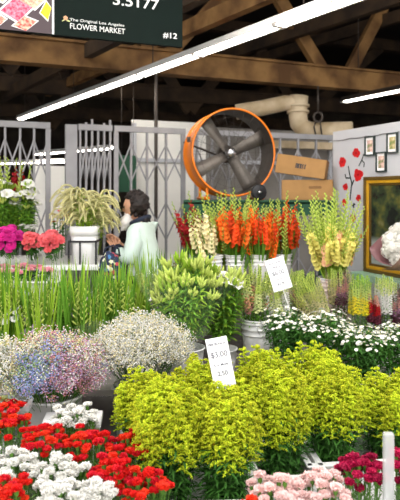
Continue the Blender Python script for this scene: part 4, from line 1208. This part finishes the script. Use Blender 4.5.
t = bunch('lily_bouquet', 'white and lime lily bouquet on the raised shelf at far left', 'bouquet', (X(4, 5.24), 5.24, 1.205), [LO[0], LO[1], LI[0], LI[1]], 18, .06, .19, .42, 'lily_stem', 'lily bouquets', .45, .05, seed=12, tilt=(R(14), 0))
t = bunch('lily_bouquet', 'white lily bouquet on the raised shelf, nearer the white pail', 'bouquet', (X(27, 5.28), 5.28, 1.205), [LO[0], LI[2], LO[1]], 11, .04, .13, .4, 'lily_stem', 'lily bouquets', .45, .05, seed=13, tilt=(R(14), 0))
t = bunch('gladiolus_bunch', 'tall lime gladiolus stems with dark red blooms at far left', 'flower bunch', (X(12, 5.42), 5.40, 1.205), [GD[0], GB[0], GB[1]], 10, .06, .17, .56, 'gladiolus_stem', go, .1, .03, seed=14)
t = bunch('mixed_bouquet', 'small orange red and cream bouquet behind the coral one', 'bouquet', (X(60, 5.2), 5.2, 1.0), [rose(195, 'orange_red', .4, .036), rose(196, 'cream', .38, .036), rose(197, 'red', .42, .03)], 12, .05, .11, .42, 'flower_stem', None, .2, .03, seed=15)
t = bunch('carnation_bunch', 'white flower tuft between the magenta and coral bouquets', 'flower bunch', (X(30, 4.98), 4.98, 1.0), [rose(198, 'white', .3, .034)], 7, .03, .09, .32, 'flower_stem', None, .1, .02, seed=16)
# white pail with dark holder and plumes
pl_d = 4.9
pt = thing('flower_pail', 'square white pail in a black holder on the back left bench', 'pail', (X(85, pl_d), pl_d, 1.0))
def sqpail(mb, w0, w1, z0, z1, m=0):
    r_ = .018; prof = []
    n = 16; vs = []
    for w_, z_ in ((w0, z0), (w1, z1), (w1 - .006, z1), (w0 - .006, z0 + .006)):
        for i in range(n):
            a = 2 * PI * (i + .5) / n; ca, sa = math.cos(a), math.sin(a)
            q = (abs(ca) ** 8 + abs(sa) ** 8) ** (-1 / 8)
            vs.append((ca * q * w_, sa * q * w_, z_))
    fs = [(i * n + k_, i * n + (k_ + 1) % n, (i + 1) * n + (k_ + 1) % n, (i + 1) * n + k_) for i in range(3) for k_ in range(n)]
    fs += [tuple(range(n))[::-1], tuple(3 * n + k_ for k_ in range(n))]
    mb.add(vs, fs, m)
mb = MB(); sqpail(mb, .095, .108, .002, .315); mb.build('pail_body', 'white_plastic', pt)
mb = MB(); sqpail(mb, .112, .114, .235, .31); mb.build('pail_band', 'white_plastic', pt)
for c, s in (((0, -.11, .19), (.235, .012, .016)), ((-.112, 0, .19), (.012, .23, .016)), ((.112, 0, .19), (.012, .23, .016)), ((-.02, -.108, .095), (.012, .012, .19)), ((-.112, -.108, .095), (.014, .014, .19)), ((.112, -.108, .095), (.014, .014, .19))):
    mb = MB(); mb.box(c, s); mb.build('holder_bar', 'black', pt, False)
t = bunch('plume_bunch', 'straw coloured bunch of drooping amaranth plumes in the white pail', 'flower bunch', (X(85, pl_d), pl_d, 1.06), PL, 26, .06, .2, .6, 'plume_stem', None, .3, .14, seed=3)
t = bunch('plume_bunch', 'straw coloured plume bunch hanging low beside the woman', 'flower bunch', (X(96, 5.3), 5.3, 1.02), PL, 9, .04, .12, .5, 'plume_stem', None, .2, .04, seed=4)
# low pink flowers and white crate along the bench front
t = bunch('blush_bunch', 'low blush pink flowers in the white crate below the magenta bouquet', 'flower bunch', (X(20, 4.54), 4.54, .81), BLUSH, 34, .2, .3, .2, 'flower_stem', None, .05, .01, seed=5, ell=1)
t.scale = (1, .42, 1)
tray('white crate of blush pink flowers below the magenta bouquet', X(20, 4.54), 4.54, .0, .62, .26, .92, 0, 'white_plastic', name='flower_crate', cat='crate')

# price cards -------------------------------------------------------------
def card(label, px, py, d, w, h, lines, tx, tz, stick):
    t = thing('price_card', label, 'price card', P(px, py, d)); t.rotation_euler = (R(-8), tx, tz)
    mb = MB(); mb.box((0, 0, 0), (w, .003, h)); bevel(mb.build('card', 'paper', t, False), .001, 1)
    for s, z, sz, bd in lines:
        o_ = text(s, sz, (0, -.0022, z), t, 'ink_grey', ext=.0006, align='CENTER', bold=bd + .0002); o_.rotation_euler = (PI / 2, 0, 0)
    mb = MB(); mb.tube([(0, .006, h * .42), (0, .006, -stick)], .0025, 6); mb.build('stick', 'white_plastic', t)
    mb = MB(); mb.box((0, .003, -h / 2 + .004), (w * .6, .012, .012)); mb.build('clip', 'acrylic', t, False)
card('white $3.00 price card standing over the goldenrod', 220.5, 362, 2.96, .112, .246, [('PER BUNCH', .086, .017, .0), ('$3.00', .026, .039, .0), ('5 or More', -.018, .017, 0), ('2.50', -.066, .031, .0)], R(-12), R(-4), .36)
card('white $6.00 price card tilted among the snapdragons', 278.5, 274, 3.86, .13, .215, [('WHOLESALE', .072, .017, .0), ('PRICE', .04, .021, 0), ('$6.00', -.004, .038, .0), ('5 or more', -.036, .016, 0), ('$5.80', -.072, .025, 0)], R(-16), R(6), .5)
# ================================================================ PEOPLE
def skin_mesh(name, chains, m, sub=2, extra=None):
    """chains: lists of (pos, radius); the first vertex of each chain roots it; equal positions join"""
    me = bpy.data.meshes.new(name); vs = []; es = []; rad = []; roots = []
    idx = {}
    for ch in chains:
        last = None
        for k_, (p_, r_) in enumerate(ch):
            key = tuple(round(c, 4) for c in p_)
            if key not in idx:
                idx[key] = len(vs); vs.append(tuple(p_)); rad.append(r_)
                if last is None: roots.append(idx[key])
            i = idx[key]
            if last is not None: es.append((last, i))
            last = i
    me.from_pydata(vs, es, [])
    o_ = bpy.data.objects.new(name, me); COL.objects.link(o_)
    sk = o_.modifiers.new('skin', 'SKIN'); sk.use_smooth_shade = True
    for i, r_ in enumerate(rad):
        d_ = me.skin_vertices[0].data[i]
        d_.radius = r_ if isinstance(r_, tuple) else (r_, r_); d_.use_root = i in roots
    sb = o_.modifiers.new('sub', 'SUBSURF'); sb.levels = sub; sb.render_levels = sub
    dg = bpy.context.evaluated_depsgraph_get()
    out = bpy.data.meshes.new_from_object(o_.evaluated_get(dg)); bpy.data.objects.remove(o_)
    out.materials.clear()
    for k_ in (m if isinstance(m, list) else [m]): out.materials.append(M[k_])
    if extra:
        bm = bmesh.new(); bm.from_mesh(out)
        off = len(bm.verts)
        bvs = [bm.verts.new(v) for v in extra.v]
        for f, mi in zip(extra.f, extra.m):
            try:
                q = bm.faces.new([bvs[i] for i in f]); q.material_index = mi; q.smooth = True
            except ValueError: pass
        bm.to_mesh(out); bm.free()
    out.polygons.foreach_set('use_smooth', [True] * len(out.polygons))
    return out
def head_into(mb, c, yaw, pitch=0, s=1.0):
    """a head facing local +x turned by yaw: brow, sockets, nose, lips, chin, ears"""
    rot = Matrix.Rotation(yaw, 3, 'Z') @ Matrix.Rotation(pitch, 3, 'Y'); n, k_ = 28, 22
    vs = []; fs = []
    g = lambda x, y, a, b, w, w2: math.exp(-((x - a) / w) ** 2 - ((y - b) / w2) ** 2)
    for i in range(k_ + 1):
        t = -PI / 2 + PI * i / k_
        for j in range(n):
            a = 2 * PI * j / n; aa = a if a <= PI else a - 2 * PI
            x, y, z = math.cos(a) * math.cos(t), math.sin(a) * math.cos(t), math.sin(t)
            r_ = 1.0
            q = Vector((x * .092, y * .074, z * .115))
            if z < 0 and x > 0: q.x *= 1 - .06 * (-z); q.y *= 1 - .34 * (-z)
            if z < 0 and x <= 0: q *= 1 - .25 * (-z); 
            f = 0
            f += .024 * g(aa, z, 0, -.12, .16, .14) + .011 * g(aa, z, 0, .08, .12, .16)      # nose
            f += .006 * g(aa, z, 0, .32, .5, .09)                                             # brow
            f -= .010 * g(aa, z, .42, .1, .2, .13) + .010 * g(aa, z, -.42, .1, .2, .13)       # eye sockets
            f += .007 * g(aa, z, 0, -.47, .28, .06) + .006 * g(aa, z, 0, -.58, .26, .05)      # lips
            f += .010 * g(aa, z, 0, -.82, .35, .14)                                           # chin
            q += Vector((x, y, 0)) * f
            vs.append(c + rot @ (q * s))
    for i in range(k_):
        for j in range(n):
            j2 = (j + 1) % n; fs.append((i * n + j, i * n + j2, (i + 1) * n + j2, (i + 1) * n + j))
    mb.add(vs, fs, 0)
    for sd in (-1, 1):
        mb.ball(c + rot @ (Vector((-.005, .074 * sd, -.005)) * s), .03 * s, 0, 10, 6, (.6, .3, 1.0))
        mb.ball(c + rot @ (Vector((.078, .031 * sd, .012)) * s), .011 * s, 1, 8, 6)
    mb.ball(c + rot @ (Vector((.092, 0, -.06)) * s), .02 * s, 2, 10, 5, (.35, .95, .22))
    return rot
def hand(wrist, d, palm_n, s=1.0, curl=.5, side=1):
    """finger chains of one hand: palm plus four unequal fingers and a thumb that leaves the palm's side"""
    d = Vector(d).normalized(); nn = Vector(palm_n); nn = (nn - d * nn.dot(d)).normalized(); w = d.cross(nn) * side
    ch = []; wrist = Vector(wrist)
    pc = wrist + d * .05 * s
    for i, (o_, L) in enumerate(((-.03, .062), (-.01, .074), (.011, .07), (.03, .055))):
        b = wrist + d * .035 * s + w * o_ * s * .75
        p = wrist + d * .088 * s + w * o_ * s; c_ = [(tuple(b), .012 * s), (tuple(p), .0095 * s)]
        dd = d.copy()
        for k_ in range(3):
            dd = (dd + nn * curl * .55).normalized(); p = p + dd * L * s * (.42, .33, .28)[k_]
            c_.append((tuple(p), (.009, .008, .0065)[k_] * s))
        ch.append(c_)
    b = wrist + d * .025 * s - w * .02 * s; p = b + (d * .55 - w * .8 + nn * .25).normalized() * .042 * s
    q = p + (d * .85 - w * .3 + nn * .4).normalized() * .034 * s; q2 = q + (d + nn * .5).normalized() * .026 * s
    ch.append([(tuple(b), .014 * s), (tuple(p), .011 * s), (tuple(q), .0095 * s), (tuple(q2), .0075 * s)])
    return ch, pc
def person(label, base, yaw, height, J, head_c, head_yaw, head_pitch, legs_m='dark_cloth', coat_m='coat', hands=(), coat_len=.74):
    """J: joints in the person's own frame (x forward, y left, z up), for height 1.6"""
    t = thing('person', label, 'person', base, yaw); s = height / 1.6
    v = lambda p: tuple(Vector(p) * s)
    L = {k_: v(p) for k_, p in J.items()}
    body = [[(L['pelvis'], .105 * s), (L['waist'], .08 * s), (L['chest'], .085 * s), (L['neck0'], .05 * s), (L['neck1'], .046 * s)]]
    for a in 'lr':
        body += [[(L['pelvis'], .1 * s), (L['hip' + a], .085 * s), (L['knee' + a], .055 * s), (L['ankle' + a], .038 * s)], [(L['ankle' + a], .038 * s), (v(Vector(J['ankle' + a]) + Vector((.06, 0, -.045))), .033 * s), (v(Vector(J['ankle' + a]) + Vector((.15, 0, -.06))), .024 * s)]]
        body += [[(L['chest'], .08 * s), (L['sh' + a], .042 * s), (L['el' + a], .034 * s), (L['wr' + a], .026 * s)]]
    palms = []
    for a, (d, nn, cu) in zip('lr', hands):
        hc, pc = hand(L['wr' + a], d, nn, s, cu, 1 if a == 'l' else -1)
        body.append([(L['wr' + a], .026 * s), (tuple(pc), (.036 * s, .02 * s))]); body += hc
    ex = MB(); hr = head_into(ex, Vector(v(head_c)), head_yaw, head_pitch, s)
    me = skin_mesh('body', body, ['skin', 'eye', 'lip'], 2, ex)
    ob('body', me, t)
    # clothes: trousers, coat with sleeves, shoes
    tr = [[(L['pelvis'], .125 * s)]]
    tr = []
    for a in 'lr':
        tr.append([(L['pelvis'], .118 * s), (L['hip' + a], .102 * s), (L['knee' + a], .072 * s), (v(Vector(J['ankle' + a]) + Vector((0, 0, .02))), .058 * s)])
    ob('trousers', skin_mesh('trousers', tr, legs_m), t)
    hem = Vector(J['pelvis']) + Vector((0, 0, -(coat_len - .58) if coat_len > .58 else 0))
    ct = [[(L['pelvis'], (.155 * s, .165 * s)), (v(hem), (.165 * s, .175 * s))], [(L['pelvis'], (.155 * s, .165 * s)), (L['waist'], (.15 * s, .155 * s)), (L['chest'], (.15 * s, .155 * s)), (v(Vector(J['neck0']) + Vector((0, 0, -.005))), .085 * s)]]
    for a in 'lr':
        e_, w_ = Vector(J['el' + a]), Vector(J['wr' + a])
        ct.append([(L['chest'], .12 * s), (L['sh' + a], .09 * s), (L['el' + a], .07 * s), (v(e_.lerp(w_, .55)), .055 * s), (v(e_.lerp(w_, .93)), .047 * s)])
    cm_ = skin_mesh('coat', ct, coat_m); c_o = ob('coat', cm_, t)
    tx_ = bpy.data.textures.new('folds', 'CLOUDS'); tx_.noise_scale = .09
    dm = c_o.modifiers.new('folds', 'DISPLACE'); dm.texture = tx_; dm.strength = .018; dm.mid_level = .5
    for a in 'lr':
        mb = MB(); q = Vector(v(Vector(J['ankle' + a]) + Vector((.06, 0, -.05))))
        mb.ball(q, .05 * s, 0, 14, 8, (2.4, .95, .75)); mb.build('shoe', 'black', t)
    return t, v, hr
wd = 5.0
wz = 0
# woman seen from her left-behind side, facing the picture's left
WJ = dict(pelvis=(0, 0, .84), waist=(.0, 0, 1.0), chest=(.0, 0, 1.2), neck0=(.035, 0, 1.335), neck1=(.07, 0, 1.405),
          hipl=(0, .09, .8), hipr=(0, -.09, .8), kneel=(.03, .1, .45), kneer=(.02, -.1, .45), anklel=(0, .1, .085), ankler=(0, -.1, .085),
          shl=(.02, .165, 1.27), shr=(.02, -.165, 1.27), ell=(.06, .2, 1.03), elr=(.1, -.2, 1.03), wrl=(.235, .06, 1.12), wrr=(.25, -.05, 1.14))
px0 = 145
wt, wv, wr_ = person('person in a pale mint jacket with dark curly hair, hands held up at the chest', (X(px0, wd), wd, 0), R(166), 1.59, WJ, (.1, 0, 1.478), R(0), R(10),
       hands=(((.7, -.3, .75), (.5, -.9, -.2), .55), ((.7, .3, .8), (.5, .9, -.2), .55)))
def hair(t, c, s, seed=1):
    rg = RG(seed); mb = MB(); n, k_ = 40, 26; vs = []; fs = []
    for i in range(k_ + 1):
        tt = -PI / 2 + PI * i / k_
        for j in range(n):
            a = 2 * PI * j / n
            x, y, z = math.cos(a) * math.cos(tt), math.sin(a) * math.cos(tt), math.sin(tt)
            nz = noise.noise(Vector((x, y, z)) * 4.2 + Vector((seed, 0, 0))) * .018 + noise.noise(Vector((x, y, z)) * 9) * .009
            q = Vector((x * .112, y * .098, z * .118)) * (1 + nz / .1)
            # leave the face open: pull the front lower part inside the head
            if x > .25 and z < .38: q = q * .55
            if z < -.55: q *= .9
            q += Vector((-.018, 0, .026))
            vs.append(c + q * s)
    for i in range(k_):
        for j in range(n):
            j2 = (j + 1) % n; fs.append((i * n + j, i * n + j2, (i + 1) * n + j2, (i + 1) * n + j))
    mb.add(vs, fs)
    for i in range(90):                                   # curls
        d = rdir(rg)
        if d.x > .3 and d.z < .45: continue
        q = c + Vector((d.x * .112 - .018, d.y * .098, d.z * .118 + .026)) * s
        mb.ball(q, rg.uniform(.012, .022) * s, 0, 7, 5)
    for i in range(10):
        q = c + Vector((-.105 + rg.uniform(-.02, .02), rg.uniform(-.05, .05), -.08 - rg.uniform(0, .07))) * s
        mb.ball(q, rg.uniform(.02, .03) * s, 0, 7, 5)
    return mb.build('hair', 'hair', t)
hair(wt, Vector(wv((.1, 0, 1.478))), .99)
# white cloth held to the chin, navy collar
mb = MB()
c_ = Vector(wv((.165, 0, 1.36))); vs = []; fs = []; n = 20; k_ = 12
for i in range(k_ + 1):
    tt = -PI / 2 + PI * i / k_
    for j in range(n):
        a = 2 * PI * j / n; x, y, z = math.cos(a) * math.cos(tt), math.sin(a) * math.cos(tt), math.sin(tt)
        nz = 1 + .35 * noise.noise(Vector((x, y, z)) * 2.6) + .12 * noise.noise(Vector((x, y, z)) * 7)
        vs.append(c_ + Vector((x * .055 - z * .03, y * .062, z * .085)) * nz)
for i in range(k_):
    for j in range(n): fs.append((i * n + j, i * n + (j + 1) % n, (i + 1) * n + (j + 1) % n, (i + 1) * n + j))
mb.add(vs, fs); so = mb.build('scarf', 'mask', wt); so['label'] = 'crumpled white cloth at the chin'
mb = MB(); cn = Vector(wv((.03, 0, 1.33)))
mb.tube([cn + Vector((math.cos(a) * .075 + .012, math.sin(a) * .08, .035 - .03 * math.cos(a))) for a in [2 * PI * i / 24 for i in range(25)]], .021, 8, 0, False); so = mb.build('collar', 'navy', wt); so['label'] = 'navy collar'
mb = MB(); w0 = Vector(wv(WJ['wrl']))
d_ = (w0 - Vector(wv(WJ['ell']))).normalized()
mb.tube([w0 - d_ * .035, w0 - d_ * .002], [.05, .046], 14, 0); so = mb.build('cuff', 'navy', wt); so['label'] = 'dark cuff'
# patterned bag on the bench beside her
m, tr, o = nt('patterned_cloth')
p = tr.nodes.new('ShaderNodeBsdfPrincipled'); p.inputs['Roughness'].default_value = .8
tc = tr.nodes.new('ShaderNodeTexCoord'); vo = tr.nodes.new('ShaderNodeTexVoronoi'); vo.inputs['Scale'].default_value = 38
r = tr.nodes.new('ShaderNodeValToRGB'); r.color_ramp.interpolation = 'CONSTANT'; e = r.color_ramp.elements
e[0].color = hexc('#1a2440'); e[1].position = .45; e[1].color = hexc('#3d6ea0')
for q, cc in ((.58, '#1a2440'), (.72, '#b4484f'), (.8, '#20304c'), (.9, '#d8d3b8')):
    x = e.new(q); x.color = hexc(cc)
sp = tr.nodes.new('ShaderNodeSeparateColor'); tr.links.new(vo.outputs['Color'], sp.inputs[0])
tr.links.new(tc.outputs['Object'], vo.inputs['Vector']); tr.links.new(sp.outputs[0], r.inputs['Fac']); tr.links.new(r.outputs[0], p.inputs['Base Color']); tr.links.new(p.outputs[0], o.inputs[0])
M['pattern'] = m
bg = thing('shoulder_bag', 'dark blue bag with a colourful print in front of the woman', 'bag', (X(111, 4.62), 4.62, .815), R(10))
mb = MB(); vs = []; fs = []; n = 24; k_ = 14
for i in range(k_ + 1):
    tt = -PI / 2 + PI * i / k_
    for j in range(n):
        a = 2 * PI * j / n; x, y, z = math.cos(a) * math.cos(tt) , math.sin(a) * math.cos(tt), math.sin(tt)
        sgnp = lambda q, e_: math.copysign(abs(q) ** e_, q)
        nz = 1 + .12 * noise.noise(Vector((x, y, z)) * 2.5)
        vs.append(Vector((sgnp(x, .7) * .1 * (1 - .25 * max(0, z)), sgnp(y, .7) * .06, .15 + sgnp(z, .8) * .15)) * nz)
for i in range(k_):
    for j in range(n): fs.append((i * n + j, i * n + (j + 1) % n, (i + 1) * n + (j + 1) % n, (i + 1) * n + j))
mb.add(vs, fs); mb.build('bag_body', 'pattern', bg)
mb = MB(); mb.tube([(-.06, 0, .28), (-.04, 0, .34), (.02, 0, .36), (.06, 0, .33), (.07, 0, .27)], .008, 6); mb.build('strap', 'navy', bg)
tray('white crate carrying the patterned bag before the woman', X(112, 4.62), 4.62, 0, .28, .16, .805, 0, 'white_plastic', name='flower_crate', cat='crate')

# person at the right edge with a wrapped white bouquet --------------------------
pd = 4.4
PJ = dict(WJ); PJ.update(shl=(.02, .175, 1.37), shr=(.02, -.175, 1.37), chest=(0, 0, 1.28), waist=(0, 0, 1.07), pelvis=(0, 0, .92), neck0=(.03, 0, 1.43), neck1=(.05, 0, 1.5),
          hipl=(0, .09, .86), hipr=(0, -.09, .86), kneel=(.03, .1, .47), kneer=(.02, -.1, .47), ell=(.1, .21, 1.12), elr=(.1, -.21, 1.12), wrl=(.3, .07, 1.22), wrr=(.29, -.09, 1.16))
pt_, pv_, _r = person('person in dark clothes at the right edge holding a white bouquet', (X(455, pd), pd + .02, 0), R(172), 1.66, PJ, (.07, 0, 1.6), 0, R(8), coat_m='dark_cloth',
       hands=(((.8, -.5, .1), (.2, -1, .1), .8), ((.8, .5, .1), (.2, 1, .1), .8)))
hair(pt_, Vector(pv_((.07, 0, 1.6))), 1.0, 3)
bq = thing('hand_bouquet', 'white bouquet in brown and plum paper held at the right edge', 'bouquet')
b0, b1 = P(431, 262, pd - .1), P(385, 231, pd - .22)
bz = (b1 - b0).normalized(); bxx = Vector((0, 1, 0)).cross(bz).normalized(); by = bz.cross(bxx)
bq.matrix_world = Matrix.Translation(b0) @ Matrix((bxx, by, bz)).transposed().to_4x4() @ Matrix.Scale(.82, 4)
HY = []
for sd in range(2):
    rg = RG(300 + sd); mb = MB(); mb.tube([(0, 0, 0), (0, 0, .4)], .004, 5, 0); mb.ball((0, 0, .42), .058, 1, 10, 8)
    for i in range(150):
        d = rdir(rg, .2); q = Vector((0, 0, .42)) + d * rg.uniform(.056, .074)
        x = d.orthogonal().normalized(); y = d.cross(x); a0_ = rg.uniform(0, 6)
        for j in range(4):
            a = a0_ + j * PI / 2; mb.blade(q, x * math.cos(a) + y * math.sin(a) + d * .3, .015, .014, 1, 0, 2, side=(y * math.cos(a) - x * math.sin(a)), fold=.1)
    HY.append(mb.mesh('bloom_head', ['leaf', 'white']))
bunch('x', '', '', (0, 0, 0), HY, 26, .03, .23, .46, 'bloom_head', None, .2, .02, seed=4, root=bq)
def paper(name, m, a0_, a1_, r0, r1, z0, z1, pk, parent):
    mb = MB(); n = 18; rows = 6; vs = []; fs = []
    for i in range(rows + 1):
        t_ = i / rows
        for j in range(n + 1):
            u = j / n; a = a0_ + (a1_ - a0_) * u
            r_ = (r0 + (r1 - r0) * t_ ** .8) * (1 + .04 * math.sin(a * 5))
            z = z0 + (z1 - z0) * t_ + pk * t_ * (1 - abs(2 * u - 1) * 1.6)
            vs.append((math.cos(a) * r_, math.sin(a) * r_, z))
    for i in range(rows):
        for j in range(n):
            b = i * (n + 1) + j; fs.append((b, b + 1, b + n + 2, b + n + 1))
    mb.add(vs, fs); o_ = mb.build(name, m, parent)
    so_ = o_.modifiers.new('thick', 'SOLIDIFY'); so_.thickness = .002
    return o_
so = paper('wrapping_paper', 'wrap_plum', R(80), R(200), .045, .25, .0, .42, .09, bq); so['label'] = 'plum wrapping paper'
so = paper('wrapping_paper', 'wrap_brown', R(195), R(325), .06, .33, .0, .47, .05, bq); so['label'] = 'brown wrapping paper'
# ================================================================ CAMERA AND LIGHT
cam = bpy.data.cameras.new('camera'); co = bpy.data.objects.new('camera', cam); COL.objects.link(co)
co.location = (0, 0, H); co.rotation_euler = (PI / 2, 0, 0)
cam.sensor_fit = 'HORIZONTAL'; cam.sensor_width = 36; cam.lens = 36 * F / 400
cam.shift_y = -(250 - YH) / 400
cam.clip_start = .05
cam.dof.use_dof = True; cam.dof.focus_distance = 3.3; cam.dof.aperture_fstop = 3.6
sc.camera = co
w = bpy.data.worlds.new('sky'); sc.world = w; w.use_nodes = True
t = w.node_tree; t.nodes.clear()
o = t.nodes.new('ShaderNodeOutputWorld'); b = t.nodes.new('ShaderNodeBackground')
tc = t.nodes.new('ShaderNodeTexCoord'); sx = t.nodes.new('ShaderNodeSeparateXYZ'); rp = t.nodes.new('ShaderNodeValToRGB')
e = rp.color_ramp.elements; e[0].position = .0; e[0].color = (.25, .24, .22, 1); e[1].position = .8; e[1].color = (1.0, 1.0, 1.0, 1)
x = e.new(.5); x.color = (.7, .69, .67, 1)
mr = t.nodes.new('ShaderNodeMapRange'); mr.inputs['From Min'].default_value = -1
t.links.new(tc.outputs['Generated'], sx.inputs[0]); t.links.new(sx.outputs['Z'], mr.inputs['Value']); t.links.new(mr.outputs[0], rp.inputs['Fac'])
t.links.new(rp.outputs[0], b.inputs['Color']); b.inputs['Strength'].default_value = 3.3
t.links.new(b.outputs[0], o.inputs[0])
sc.view_settings.view_transform = 'Standard'; sc.view_settings.look = 'None'; sc.view_settings.gamma = 1; sc.view_settings.use_curve_mapping = False
sc.view_settings.exposure = 0.0
sc.cycles.use_denoising = True
sc.cycles.max_bounces = 8; sc.cycles.transparent_max_bounces = 24
